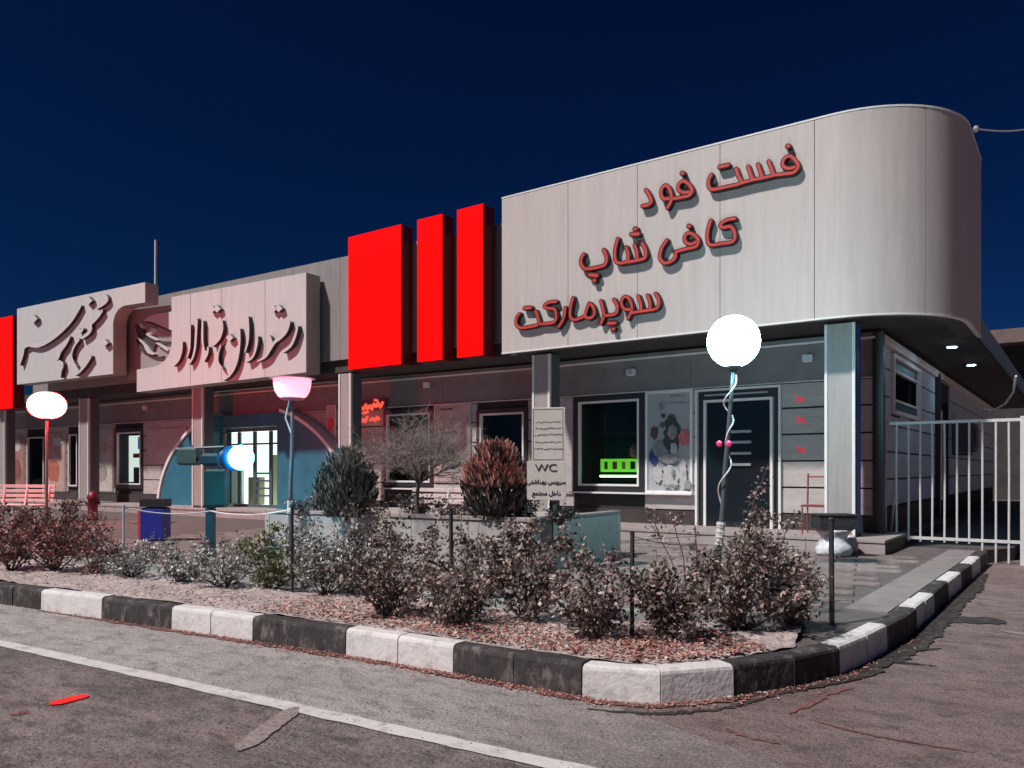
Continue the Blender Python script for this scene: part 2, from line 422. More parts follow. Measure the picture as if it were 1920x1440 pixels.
# dark band and red dirt along the foot of the kerb, cracks
def ribbon(name, pts, wd, z, m, jit=.5, sm=12):
    P = catmull([Vector(p) for p in pts], sm); mb = MB(); n = len(P); A = []; B = []
    for i, p in enumerate(P):
        d = (P[min(i+1,n-1)]-P[max(i-1,0)]).normalized(); q = Vector((-d.y, d.x, 0)); ww = wd*min(1, .25+4*min(i, n-1-i)/n)
        A.append(p+q*ww*(.5+random.uniform(-jit, jit)*.5)); B.append(p-q*ww*(.5+random.uniform(-jit, jit)*.5))
    mb.add([(p.x,p.y,z) for p in A]+[(p.x,p.y,z) for p in B], [(i, n+i, n+i+1, i+1) for i in range(n-1)])
    return tag(mb.build(name, m), kind='structure')
random.seed(21)
off = lambda s, d: at_s(s)-nrm(s)*d
ribbon('gutter_dirt', [off(s0-6+i*.35, .035) for i in range(26)], .07, .006, M['dirt'], .7, 4)
ribbon('gutter_dark', [off(s0+.9+i*.3, .02+.07*min(1, max(0, (i-3)/4))) for i in range(27)], .2, .008, M['gdark'], .35, 4)  # dark blotchy strip along the foot of the right kerb
ribbon('road_crack', [ground(x, y, 0) for x, y in ((1100,1330),(1200,1338),(1290,1336),(1370,1326),(1440,1306),(1520,1290),(1590,1268))], .045, .004, M['gdark'], .9)
ribbon('road_crack', [ground(x, y, 0) for x, y in ((1668,1228),(1710,1222),(1765,1216))], .05, .004, M['gdark'], .9)
ribbon('road_crack', [ground(x, y, 0) for x, y in ((1640,1240),(1700,1244),(1760,1250))], .04, .004, M['gdark'], .9)
ribbon('dirt_streak', [ground(x, y, 0) for x, y in ((1360,1366),(1400,1382),(1465,1396))], .028, .004, M['dirt'], .9)
ribbon('dirt_streak', [ground(x, y, 0) for x, y in ((1480,1338),(1560,1300),(1600,1290))], .04, .004, M['dirt'], .9)
ribbon('dirt_streak', [ground(x, y, 0) for x, y in ((1520,1350),(1620,1376),(1710,1392),(1830,1412))], .022, .004, M['dirt'], .9)
ribbon('road_patch', [ground(x, y, 0) for x, y in ((1762,1160),(1820,1163),(1885,1165))], .35, .005, M['gdark'], .2)
WP = mat('worn_paint', (.27,.215,.205), .85, var=.4, scale=30, spots=1, sscale=26, scol=(.13,.10,.095), bump=.4)
for k_, bp_ in enumerate(BAYS): ribbon('parking_bay_line', [ground(x, y, 0) for x, y in bp_], .12 if k_ == 0 else .09, .0035+.0005*k_, WP, .12, 16)
RS = mat('red_reflection', (.85,.02,.015), .5, emit=(1,.02,.01), estr=.25)  # reflected red light painted onto the asphalt, with a slight glow
ribbon('red_reflection_mark', [ground(x, y, 0) for x, y in ((94,1322),(128,1313),(165,1304))], .10, .005, RS, .1)
ribbon('pale_mark', [ground(x, y, 0) for x, y in ((18,1342),(36,1339),(54,1335))], .02, .005, M['letter_rim'], .4)

# platform (step) in front of the shops
def platform(x0, x1, a, bsl, name='step'):
    y = lambda x: a+bsl*x
    mb = MB(); mb.prism([(x0, y(x0)), (x1, y(x1)), (x1, 20), (x0, 20)], .1, .36)
    o = tag(mb.build('shop_platform', M['plinth']), kind='structure')
    n = int(abs(x1-x0)/1.1)
    for i in range(n):
        xa = x0+(x1-x0)*i/n; xb = x0+(x1-x0)*(i+1)/n
        mb = MB(); mb.prism([(xa+.004, y(xa)-.03), (xb-.004, y(xb)-.03), (xb-.004, y(xb)+1.9), (xa+.004, y(xa)+1.9)], .362, .40); mb.build('tread_slab', M['step'], o)
        mb = MB(); mb.prism([(xa+.004, y(xa)-.012), (xb-.004, y(xb)-.012), (xb-.004, y(xb)-.001), (xa+.004, y(xa)-.001)], .20, .359); mb.build('riser_slab', M['step'], o)
    return o
platform(-8.9, -2.3, 12.2, 0)
platform(-34, -8.91, 12.2+.36, .04)

# ---------------------------------------------------------------- the two wings
ZB = [.664, 1.11, 1.56, 2.01, 2.455, 2.88]
def wing(root, x0, x1, a, bsl, openings, ztop=3.62):
    """openings: (xa, xb, za, zb). Backing wall with holes, and cladding boards row by row."""
    u = Vector((1, bsl, 0)).normalized(); Y = lambda x: a+bsl*x
    wall = MB(); th = .16
    def seg(mb, xa, xb, za, zb, front, thick):
        if xb-xa < .02 or zb-za < .02: return
        c = Vector(((xa+xb)/2, Y((xa+xb)/2)+front+thick/2, (za+zb)/2)); mb.box(c, ((xb-xa)/u.x, thick, zb-za), u)
    ops = sorted(openings); xs = x0
    for (xa, xb, za, zb) in ops:
        seg(wall, xs, xa, .38, ztop, 0, th); seg(wall, xa, xb, .38, za, 0, th); seg(wall, xa, xb, zb, ztop, 0, th); xs = xb
    seg(wall, xs, x1, .38, ztop, 0, th)
    w_ = wall.build('wall', M['wall'], root)
    for r in range(5):
        za, zb = ZB[r]+.014, ZB[r+1]-.014
        cur = x0; ints = []
        for (oa, ob, oz, ot) in ops:
            if oz < zb-.05 and ot > za+.05:
                ints.append((cur, oa)); cur = ob
        ints.append((cur, x1))
        for (p, q) in ints:
            if q-p < .06: continue
            n = max(1, round((q-p)/2.2))
            for i in range(n):
                mb = MB(); pa = p+(q-p)*i/n+.003; pb = p+(q-p)*(i+1)/n-.003
                c = Vector(((pa+pb)/2, Y((pa+pb)/2)-.02, (za+zb)/2)); mb.box(c, ((pb-pa)/u.x, .036, zb-za), u, bev=.006)
                mb.build('cladding_board', M['board'], root)
    # header panels above the openings
    n = max(1, round((x1-x0)/2.7))
    for i in range(n):
        pa = x0+(x1-x0)*i/n+.003; pb = x0+(x1-x0)*(i+1)/n-.003
        c = Vector(((pa+pb)/2, Y((pa+pb)/2)-.015, (2.9+3.5)/2)); boxo('header_panel', M['header'], c, ((pb-pa)/u.x, .026, .59), u, root)
    c = Vector(((x0+x1)/2, Y((x0+x1)/2)-.05, 3.52)); boxo('header_trim', M['trim'], c, ((x1-x0)/u.x, .09, .035), u, root)
    c = Vector(((x0+x1)/2, Y((x0+x1)/2)-.03, 3.575)); boxo('header_rail', M['header'], c, ((x1-x0)/u.x, .05, .07), u, root)
    c = Vector(((x0+x1)/2, Y((x0+x1)/2)-.035, 2.89)); boxo('header_drip', M['trim'], c, ((x1-x0)/u.x, .06, .016), u, root)
    return w_

def window(root, xa, xb, za, zb, a, bsl, inset=.14, name='window', lit=None, split=False, pane=True, framecol=None):
    """a window: dark surround, pale inner frame, pane and a dark recess behind"""
    u = Vector((1, bsl, 0)).normalized(); n = Vector((-u.y, u.x, 0)); Y = lambda x: a+bsl*x
    def P(x, off, z): return Vector((x, Y(x), z))+n*off
    def bars(mb, xa, xb, za, zb, t, off, dep):
        mb.box(P((xa+xb)/2, off, za+t/2), ((xb-xa)/u.x, dep, t), u); mb.box(P((xa+xb)/2, off, zb-t/2), ((xb-xa)/u.x, dep, t), u)
        mb.box(P(xa+t/2, off, (za+zb)/2), (t, dep, zb-za-2*t-.002), u); mb.box(P(xb-t/2, off, (za+zb)/2), (t, dep, zb-za-2*t-.002), u)
    mb = MB(); bars(mb, xa, xb, za, zb, inset-.035, -.02, .08); w = mb.build(name, M['dframe'], root)
    mb = MB(); bars(mb, xa+inset-.035, xb-inset+.035, za+inset-.035, zb-inset+.035, .04, -.035, .07); mb.build('frame', framecol or M['trim'], w)
    i = inset+.006
    if pane:
        mb = MB(); mb.box(P((xa+xb)/2, .02, (za+zb)/2), (xb-xa-2*i, .008, zb-za-2*i), u); mb.build('pane', glass(), w)
    if split: mb = MB(); mb.box(P((xa+xb)/2, -.01, (za+zb)/2), (.04, .04, zb-za-2*i), u); mb.build('mullion', M['dframe'], w)
    # dark recess
    mb = MB(); dp = .9; t = .02
    mb.box(P((xa+xb)/2, dp, (za+zb)/2), (xb-xa+.3, t, zb-za+.3), u)
    mb.box(P((xa+xb)/2, dp/2+.1, za-.12), (xb-xa+.3, dp-.22, t), u); mb.box(P((xa+xb)/2, dp/2+.1, zb+.12), (xb-xa+.3, dp-.22, t), u)
    mb.box(P(xa-.13, dp/2+.1, (za+zb)/2), (t, dp-.22, zb-za+.2), u); mb.box(P(xb+.13, dp/2+.1, (za+zb)/2), (t, dp-.22, zb-za+.2), u)
    mb.build('recess', M['room'], w)
    return w, P

def column(root, px0, px1, a, bsl, dep=.34, zt=3.62, side=None, zb=.40):
    x0 = on_line(px0, a, bsl)[0]; x1 = on_line(px1, a, bsl)[0]; u = Vector((1, bsl, 0)).normalized(); n = Vector((-u.y, u.x, 0))
    xm = (x0+x1)/2; w = (x1-x0)/u.x; base = Vector((xm, a+bsl*xm, 0))
    mb = MB(); mb.box(base+n*(dep/2)+Vector((0,0,(zb+zt)/2)), (w-.01, dep, zt-zb), u); c = mb.build('column', M['column'], root)
    for sg in (-1, 1):
        mb = MB(); mb.box(base+n*.018-n*.012+u*sg*(w/2-.016)+Vector((0,0,(zb+zt)/2+.001)), (.042, .05, zt-zb-.004), u); mb.build('corner_trim', M['trim'], c)
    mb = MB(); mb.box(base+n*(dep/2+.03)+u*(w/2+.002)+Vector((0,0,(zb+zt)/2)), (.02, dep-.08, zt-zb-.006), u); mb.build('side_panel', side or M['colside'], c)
    mb = MB(); mb.box(base+n*(dep/2)+Vector((0,0,zb+.03)), (w+.03, dep+.03, .06), u); mb.build('column_foot', M['plinth'], c)
    return c

# right wing: shops under the big sign
shop = empty('shop_building', 'right shop wing with black door and lit snack window under the wide curved sign', 'building')
XR = lambda px: on_line(px, *WR)[0]
w1 = (XR(1078), XR(1211), .98, 2.88); post1 = (XR(1213), XR(1301), .98, 2.88); door = (XR(1307), XR(1467), .40, 2.88)
wing(shop, -8.98, -2.70, WR[0], WR[1], [w1, door])
w, P = window(shop, *w1, *WR, inset=.15)
# things in the lit snack window
GL = mat('green_tube', (.7,1,.7), .4, emit=(.45,1,.30), estr=5.5)
GP = mat('green_backlit_panel', (.2,.6,.08), .5, emit=(.22,.85,.04), estr=.75, var=.0)
disp = empty('display_shelf', 'green lit display shelf with a bright tube behind the snack shop window', 'display')
x0, x1 = XR(1112), XR(1204); mb = MB(); mb.box(((x0+x1)/2, 13.86, 1.30), (x1-x0, .02, .05)); 
yb = 13.93; tube = MB(); tube.tube([(x0, 13.88, 1.285), (x1, 13.88, 1.285)], .022, 8); tube.build('light_tube', GL, disp)
mb = MB(); mb.box(((x0+x1)/2, yb, 1.50), (x1-x0+.02, .03, .26)); mb.build('price_panel', GP, disp)
mb = MB(); mb.box(((x0+x1)/2, yb+.1, 1.21), (x1-x0+.05, .32, .03)); mb.build('shelf', M['dframe'], disp)
mb = MB(); mb.box(((x0+x1)/2, yb+.1, 2.14), (x1-x0+.05, .3, .02)); mb.build('shelf', M['dframe'], disp)
random.seed(2)
cc = [(.08,.2,.03),(.5,.18,.02),(.6,.5,.05),(.05,.05,.05),(.35,.05,.03)]
mb = MB()
for k in range(5):
    pm = mat('packet_%s' % 'abcde'[k], cc[k], .5)
    xx = x0+.12+k*(x1-x0-.2)/4.4
    mb = MB(); mb.box((xx, yb-.022, 1.50), (.07+.03*(k%2), .012, .15)); mb.build('packet', pm, disp)
mb = MB(); mb.lathe((x0+(x1-x0)*.66, yb+.05, 1.66), [(.04,0),(.085,.03),(.09,.16),(.05,.22),(.03,.26)], 12); mb.build('sweet_jar', mat('pink_jar', (.6,.25,.25), .4, spots=.8, sscale=30), disp)

# the black door
dr = MB(); xa, xb = door[0], door[1]
def frame_bars(mb, xa, xb, z0, z1, t, y, dep, bottom=False):
    mb.box(((xa+xb)/2, y, z1-t/2), (xb-xa, dep, t)); mb.box((xa+t/2, y, (z0+z1-t)/2), (t, dep, z1-z0-t-.003)); mb.box((xb-t/2, y, (z0+z1-t)/2), (t, dep, z1-z0-t-.003))
dmb = MB(); dmb.box(((xa+xb)/2, 13.60, 1.62), (xb-xa, .05, 2.46)); dsur = dmb.build('door_surround', M['dframe'], shop)
mb = MB(); frame_bars(mb, xa, xb, .40, 2.86, .04, 13.545, .09); mb.build('outer_frame', M['trim'], dsur)
xi, xj = XR(1323), XR(1452)
mb = MB(); frame_bars(mb, xi, xj, .40, 2.66, .045, 13.54, .09); mb.build('inner_frame', M['trim'], dsur)
mb = MB(); mb.box(((xi+xj)/2-.05, 13.555, 2.75), (xj-xi-.1, .03, .03)); mb.build('transom_bar', M['steel'], dsur)
leaf = MB(); leaf.box(((xi+xj)/2, 13.555, 1.51), (xj-xi-.10, .03, 2.20)); leaf = leaf.build('door', M['darkp'], shop)
for y_ in (809, 829, 850, 871):
    za = CAMZ+(HY-y_)*on_line(1388, 13.5, 0)[2]/F
    boxo('push_bar', M['steel'], (on_line(1388, 13.5, 0)[0], 13.52, za), (.37, .03, .045), parent=leaf)
# poster board beside the window
xa, xb = post1[0], post1[1]
pst = empty('food_poster', 'tall pale food poster in a white frame between the lit window and black door', 'poster')
mb = MB(); t = .045
mb.box(((xa+xb)/2, 13.545, 2.88-t/2), (xb-xa, .05, t)); mb.box(((xa+xb)/2, 13.545, .98+t/2), (xb-xa, .05, t))
mb.box((xa+t/2, 13.545, 1.93), (t, .05, 1.9-2*t-.002)); mb.box((xb-t/2, 13.545, 1.93), (t, .05, 1.9-2*t-.002)); mb.build('frame', M['trim'], pst)
pm = mat('poster_print', (.40,.39,.41), .5, var=.06, scale=3)
mb = MB(); mb.box(((xa+xb)/2, 13.556, 1.93), (xb-xa-2*t-.002, .02, 1.9-2*t-.002)); mb.build('print_sheet', pm, pst)
def decal(pxpts, a, bsl, offy, m, name, par, th=.003):
    mb = MB(); v = [on_wall(x, y, a-offy, bsl) for x, y in pxpts]; mb.plate(v, Vector((0,-th,0))); return mb.build(name, m, par)
random.seed(8)
Z = lambda x, y: (1205+x/6.857, 725+y/6.857)
def blob(cx, cy, rx, ry, k=30, j=.22):
    return [Z(cx+rx*math.cos(2*math.pi*i/k)*(1+random.uniform(-j,j)), cy+ry*math.sin(2*math.pi*i/k)*(1+random.uniform(-j,j))) for i in range(k)]
pc = dict(g=mat('print_green', (.10,.12,.07), .6, var=.4, scale=14), d=mat('print_dark', (.06,.06,.06), .6, var=.5, scale=15), w=mat('print_white', (.48,.46,.45), .6, var=.35, scale=9, spots=.7, sscale=9, scol=(.2,.19,.18)),
          r=mat('print_red', (.55,.14,.16), .6, var=.4, scale=6), b=mat('print_blue', (.04,.06,.2), .6), m=mat('print_grey', (.25,.25,.25), .6, var=.4, scale=10), br=mat('print_brown', (.13,.06,.055), .6))
off_ = .058
for nm, args, cm in (('print_leaf', (370,430,60,75), 'g'), ('print_patch', (150,590,55,90), 'br'), ('print_patch', (380,640,110,240), 'd'), ('print_leaf', (150,900,60,110), 'b'),
                     ('print_patch', (540,660,75,110), 'r'), ('print_patch', (210,800,75,120), 'm'), ('print_patch', (380,590,55,90), 'm'), ('print_patch', (400,800,45,80), 'w'),
                     ('print_patch', (360,1160,110,150), 'w'), ('print_patch', (190,1120,65,110), 'w'), ('print_patch', (520,1120,50,180), 'w'), ('print_patch', (360,1280,90,22), 'm'), ('print_patch', (330,930,120,60), 'm'),
                     ('print_leaf', (265,370,28,30), 'd'), ('print_leaf', (255,490,35,40), 'g'), ('print_leaf', (245,250,30,50), 'm'), ('print_patch', (580,1260,45,60), 'm'), ('print_patch', (390,1110,18,70), 'm')):
    decal(blob(*args), WR[0], 0, off_, pc[cm], nm, pst); off_ += .0035
for y_ in (118, 205):
    decal([Z(350+(y_==205)*-20, y_-8), Z(550+(y_==205)*50, y_-14), Z(550+(y_==205)*50, y_+6), Z(350+(y_==205)*-20, y_+12)], WR[0], 0, .06, pc['m'], 'print_line', pst)
# sill below window and poster
boxo('window_sill', M['trim'], ((w1[0]+post1[1])/2, 13.50, .966), (post1[1]-w1[0]+.04, .16, .03), parent=shop)
boxo('pier_panel', M['board'], ((-8.82+w1[0])/2, 13.54, 1.9), (w1[0]+8.80, .05, 1.94), parent=shop)
# plinth
boxo('plinth_band', M['plinth'], ((-8.95-5.75)/2, 13.57, .53), (3.2, .05, .26), parent=shop)
boxo('plinth_band', M['plinth'], ((-4.17-2.68)/2, 13.57, .53), (1.49, .05, .26), parent=shop)
# columns
CF = 12.55
for (p0, p1) in ((999, 1031), (1547, 1603)):
    column(shop, p0, p1, CF, 0, side=M['trimb'] if p0 > 1500 else M['colside'])
# corner pipe and side wall
mb = MB(); mb.box((-2.66, 13.58, 2.0), (.16, .12, 3.2)); mb.build('corner_post', M['dframe'], shop)
sx = -2.68
sw = MB()
def sidebox(mb, y0, y1, z0, z1, x=sx, th=.12): mb.box((x-th/2, (y0+y1)/2, (z0+z1)/2), (th, y1-y0, z1-z0))
for (y0, y1, z0, z1) in ((13.68, 14.5, .3, 3.62), (14.5, 17.25, .3, 2.33), (14.5, 17.25, 3.39, 3.62), (17.25, 19.4, .3, 3.62), (19.4, 21.6, 3.0, 3.62), (21.6, 33, .3, 3.62)): sidebox(sw, y0, y1, z0, z1)
sw.build('side_wall', M['wall'], shop)
SB = mat('side_board', (.50,.57,.64), .6, var=.15, scale=4, bump=.1)  # bluish light on the side wall put into the board colour
for k in range(6):
    za = .80+k*.455+.014; zb = za+.455-.028
    for (y0, y1) in ((13.7, 14.5), (14.5, 17.25), (17.25, 19.4), (21.6, 25), (25, 29), (29, 33)):
        if y0 == 14.5 and zb > 2.33 and za < 3.39: 
            if za < 2.33-.06: zb_ = 2.32
            else: continue
        else: zb_ = min(zb, 3.42)
        mb = MB(); mb.box((sx+.018, (y0+y1)/2, (za+zb_)/2), (.034, y1-y0-.008, zb_-za), bev=.005); mb.build('cladding_board', SB, shop)
boxo('side_trim', M['trim'], (sx+.05, 23.3, 3.5), (.1, 19.4, .14), parent=shop)
boxo('side_plinth', M['plinth'], (sx+.02, 16.5, .53), (.05, 5.7, .5), parent=shop)
# side window
mb = MB(); t = .09; y0, y1, z0, z1 = 14.52, 17.23, 2.35, 3.37
mb.box((sx+.04, (y0+y1)/2, z1-t/2+.02), (.08, y1-y0, .07)); mb.box((sx+.04, (y0+y1)/2, z0+t/2), (.08, y1-y0, .07)); mb.box((sx+.04, y0+.05, (z0+z1)/2), (.08, .1, z1-z0-.12)); mb.box((sx+.04, y1-.05, (z0+z1)/2), (.08, .1, z1-z0-.12))
swn = mb.build('window', M['trim'], shop)
TB = mat('teal_band', (.03,.10,.14), .4)
boxo('band', TB, (sx+.0, (y0+y1)/2, z1-.15), (.03, y1-y0-.2, .15), parent=swn); boxo('band', TB, (sx+.0, (y0+y1)/2, z0+.17), (.03, y1-y0-.2, .15), parent=swn)
boxo('rail', M['trim'], (sx+.01, (y0+y1)/2, z1-.25), (.06, y1-y0-.2, .04), parent=swn); boxo('rail', M['trim'], (sx+.01, (y0+y1)/2, z0+.26), (.06, y1-y0-.2, .04), parent=swn)
boxo('pane', glass(), (sx-.03, (y0+y1)/2, (z0+z1)/2), (.01, y1-y0-.2, .6), parent=swn)
boxo('recess', M['room'], (sx-.6, (y0+y1)/2, (z0+z1)/2), (.05, y1-y0+2, 1.6), parent=swn)
# alcove further along
boxo('alcove', M['room'], (sx-1.2, 20.5, 1.7), (.1, 3.2, 3), parent=shop)
boxo('side_post', M['dframe'], (sx+.06, 19.35, 1.9), (.14, .16, 3.2), parent=shop)
# roof / soffit, with rounded corner
def corner_path(yf, xs_, R_, y_end, x_start, n=14):
    cx, cy = xs_-R_, yf+R_
    p = [(x_start, yf), (cx, yf)]
    for i in range(1, n+1):
        t_ = math.pi/2*i/n; p.append((cx+R_*math.sin(t_), cy-R_*math.cos(t_)))
    p.append((xs_, y_end)); return p
outer = corner_path(12.12, -1.50, 1.5, 34, -8.98)
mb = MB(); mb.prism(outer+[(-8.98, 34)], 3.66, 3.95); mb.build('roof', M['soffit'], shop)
EV = mat('eave_metal', (.20,.30,.38), .5, .2, .15, 5)
boxo('eave', EV, (-1.44, 24.7, 3.80), (.06, 18.6, .30), parent=shop)
boxo('roof_edge', M['parapet'], (-9.0+3.2, 12.50, 5.1), (6.3, .1, 2.3), parent=shop)
DL = mat('downlight_lens', (.8,.85,.9), .4, emit=(.50,.78,1), estr=75)
for (yy, xx) in ((16.2, -1.95), (19.2, -1.95)):
    mb = MB(); mb.lathe((xx, yy, 3.625), [(.10,0),(.10,.03)], 18); dl = mb.build('downlight', M['steel'], shop)
    mb = MB(); mb.lathe((xx, yy, 3.618), [(.075,0),(.075,.006)], 18); mb.build('lens', DL, dl)
for px, py in ((1183, 698), (1515, 672)):
    p = on_wall(px, py, WR[0]-.12, 0); mb = MB(); mb.box(p, (.16, .10, .13), bev=.02); f_ = mb.build('wall_floodlight', M['trim'], shop)
    boxo('bracket', M['iron'], p+Vector((.0,.07,.08)), (.04, .06, .04), parent=f_)
    boxo('lens', M['steel'], p+Vector((.0,-.052,-.01)), (.12, .006, .08), parent=f_)
centre(shop)

# left wing: restaurant
rest = empty('restaurant_building', 'long left wing of the row with the trapezoid teal lit entrance under the calligraphy signs', 'building')
XL = lambda px: on_line(px, *WL)[0]
ZL = lambda px, py: on_wall(px, py, *WL).z
ops = []
def opn(p0, p1, ya, yb):
    xm = (p0+p1)/2; return (XL(p0), XL(p1), ZL(xm, yb), min(2.86, ZL(xm, ya)))
oA = opn(896, 992, 766, 912); oB = opn(722, 815, 768, 912); oD = (XL(425), XL(537), .40, 2.55)
oE = opn(218, 271, 803, 916); oF = opn(130, 149, 812, 914); oG = (XL(53), XL(86), .40, ZL(70, 818)); oH = opn(-30, 12, 832, 944)
for o in (oA, oB, oD, oE, oF, oG, oH): ops.append((o[0], o[1], max(.42, o[2]), o[3]))
wing(rest, -33.5, -9.0, WL[0], WL[1], ops)
for o in (oA, oB): window(rest, *o, *WL, inset=.13)
we, PE = window(rest, *oE, *WL, inset=.16)
wf, PF = window(rest, *oF, *WL, inset=.08)
wg, PG = window(rest, *oG, *WL, inset=.07, name='door')
wh, PH = window(rest, *oH, *WL, inset=.08)
u_ = Vector((1, .04, 0)).normalized()
LIT = mat('lit_white', (.8,.8,.75), .6, emit=(.95,1,.93), estr=1.0)
LITG = mat('lit_green', (.4,.6,.4), .6, emit=(.55,.9,.6), estr=.8)
boxo('lit_panel', LIT, PE((oE[0]+oE[1])/2-.35, .5, (oE[2]+oE[3])/2), (1.1, .03, 1.5), u_, we)
boxo('blue_print', mat('blue_print', (.02,.2,.6), .5, emit=(.0,.2,.7), estr=.4), PE((oE[0]+oE[1])/2-.05, .46, oE[3]-.45), (.55, .02, .38), u_, we)
boxo('red_print', mat('red_print', (.6,.15,.12), .5), PE((oE[0]+oE[1])/2-.25, .46, (oE[2]+oE[3])/2+.1), (.7, .02, .14), u_, we)
boxo('stacked_goods', mat('dark_goods', (.1,.12,.08), .6, var=.5, scale=12, spots=.6), PE((oE[0]+oE[1])/2-.15, .4, oE[2]+.42), (.5, .1, .5), u_, we)
boxo('lit_panel', LITG, PH((oH[0]+oH[1])/2-.4, .5, (oH[2]+oH[3])/2), (1.2, .03, 1.6), u_, wh)
# floor level plinth
for (xa, xb) in ((-33.4, XL(53)), (XL(86), -22.6), (-13.9, -9.02)):
    xm = (xa+xb)/2; boxo('plinth_band', M['plinth'], (xm, WL[0]+.04*xm-.03, .53), (xb-xa, .05, .26), u_, rest)
xa, xb = XL(715), XL(996); xm = (xa+xb)/2
boxo('window_sill', M['trim'], (xm, WL[0]+.04*xm-.1, .975), (xb-xa, .16, .03), u_, rest)
# entrance surround: trapezoid wings with pale edges and lit double door
PORT = mat('entrance_blue', (.035,.16,.23), .35, var=.15, scale=2)
Yl = lambda x, d=0: WL[0]+.04*x-d
def quad3(pts, dep, d0=.36):
    return [Vector((x, Yl(x, d0), z)) for x, z in pts]
def arch(t): return (-18.2+3.95*math.cos(t), .25+2.85*math.sin(t))
t0_ = math.asin(.15/2.85)
left_arc = [arch(math.pi-t0_-(i/16)*(math.pi/2-t0_-.36)) for i in range(17)]
right_arc = [arch(t0_+(i/16)*(math.pi/2-t0_-.36)) for i in range(17)]
ent = MB(); ent.plate(quad3([(-19.62,.40)]+[(-19.62, 2.92)][:1]+list(reversed(left_arc)), 0), Vector((0,.32,0))); portal = ent.build('entrance_wing', PORT, rest)
ent = MB(); ent.plate(quad3([(-16.92,.40)]+right_arc+[(-16.92,2.92)], 0), Vector((0,.32,0))); portal2 = ent.build('entrance_wing', PORT, rest)
ent = MB(); ent.plate(quad3([(-19.61,2.56),(-16.93,2.56),(-16.93,2.9),(-19.61,2.9)], 0), Vector((0,.32,0))); ent.build('entrance_lintel', PORT, rest)
for arc_, par_ in ((left_arc, portal), (right_arc, portal2)):
    oa = [(-18.2+(x+18.2)*1.022, .25+(z-.25)*1.03) for x, z in arc_]
    mb = MB(); mb.plate(quad3(arc_+list(reversed(oa)), 0, .40), Vector((0,.38,0))); mb.build('edge_trim', M['trim'], par_)
# door leaves
dx0, dx1 = -19.58, -16.95; nleaf = 4; ww = (dx1-dx0)/nleaf
ED = mat('door_alu', (.10,.16,.18), .35, .3)
for k in range(nleaf):
    xa = dx0+k*ww; xb = xa+ww; xm = (xa+xb)/2; mb = MB(); t = .05
    c = lambda x, z, d=.0: Vector((x, Yl(x, d), z))
    mb.box(c(xm, .44), (ww-.01, .05, .08), u_); mb.box(c(xm, 2.50), (ww-.01, .05, .08), u_); mb.box(c(xm, 2.12), (ww-.01, .05, .05), u_)
    mb.box(c(xa+t/2+.004, 1.47), (t, .05, 1.97), u_); mb.box(c(xb-t/2-.004, 1.47), (t, .05, 1.97), u_)
    d_ = mb.build('door', ED, rest)
    boxo('pane', glass(), c(xm, 1.28, -.01), (ww-.1, .008, 1.6), u_, d_)
    boxo('fanlight', glass(), c(xm, 2.30, -.01), (ww-.1, .008, .28), u_, d_)
    if k in (2,):
        for q_ in range(4): boxo('push_bar', ED, c(xm, .72+.2*q_, .03), (ww-.12, .03, .05), u_, d_)
INT = mat('lit_interior', (.8,.8,.72), .7, var=.25, scale=1.4, emit=(.85,1,.88), estr=1.7)
mb = MB(); mb.box((-19.3, Yl(-19.3)+1.7, 1.6), (6.2, .05, 2.8), u_); mb.box((-18.3, Yl(-18.3)+.95, .37), (3.6, 1.4, .03), u_)
it = mb.build('lobby', INT, rest)
for (xx, zz, sx_, sz_, col) in ((-18.9,1.2,.5,1.5,(.5,.5,.3)), (-17.9,1.5,.35,1.9,(.15,.3,.3)), (-17.2,1.0,.5,1.2,(.6,.55,.3)), (-19.9,.9,.5,.8,(.2,.15,.1)), (-20.9,1.1,.6,1.3,(.5,.6,.5))):
    boxo('lobby_furniture', mat('lobby_col_%d' % int(-xx*10), col, .6, emit=col, estr=.3), (xx, Yl(xx)+1.3, zz-.1), (sx_, .2, sz_), u_, it)
# columns on the left wing
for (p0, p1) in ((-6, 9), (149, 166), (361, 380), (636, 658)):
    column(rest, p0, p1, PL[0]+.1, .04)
# boards, posters fixed on the left wall
boxo('light_board', mat('pale_board', (.48,.42,.40), .7, var=.15, scale=3), (XL(316), WL[0]+.04*XL(316)-.06, 2.22), (XL(355)-XL(280), .03, .85), u_, rest)
# parapet
mb = MB(); xa, xb = -28.0, -9.05; ya = lambda x: 12.81+.04*x
nP = 12
for k in range(nP):
    p = xa+(xb-xa)*k/nP; q = xa+(xb-xa)*(k+1)/nP; m_ = (p+q)/2
    boxo('parapet_panel', M['parapet'], (m_, ya(m_)+.05, 5.10), (q-p-.008, .08, 2.34), u_, rest)
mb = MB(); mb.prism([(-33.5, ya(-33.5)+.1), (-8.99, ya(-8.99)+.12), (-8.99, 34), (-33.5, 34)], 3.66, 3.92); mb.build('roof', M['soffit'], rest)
mb = MB(); mb.prism([(-27.9, ya(-28)+.1), (-9.06, ya(-9.06)+.12), (-9.06, ya(-9)+.4), (-27.9, ya(-28)+.4)], 3.93, 6.2); mb.build('parapet_core', M['core'], rest)
p = on_wall(800, 722, WL[0]-.1, .04); boxo('wall_floodlight', M['trim'], p, (.14, .1, .12), u_, rest)
p = on_wall(272, 765, WL[0]-.1, .04); boxo('wall_floodlight', M['trim'], p, (.14, .1, .12), u_, rest)
centre(rest)

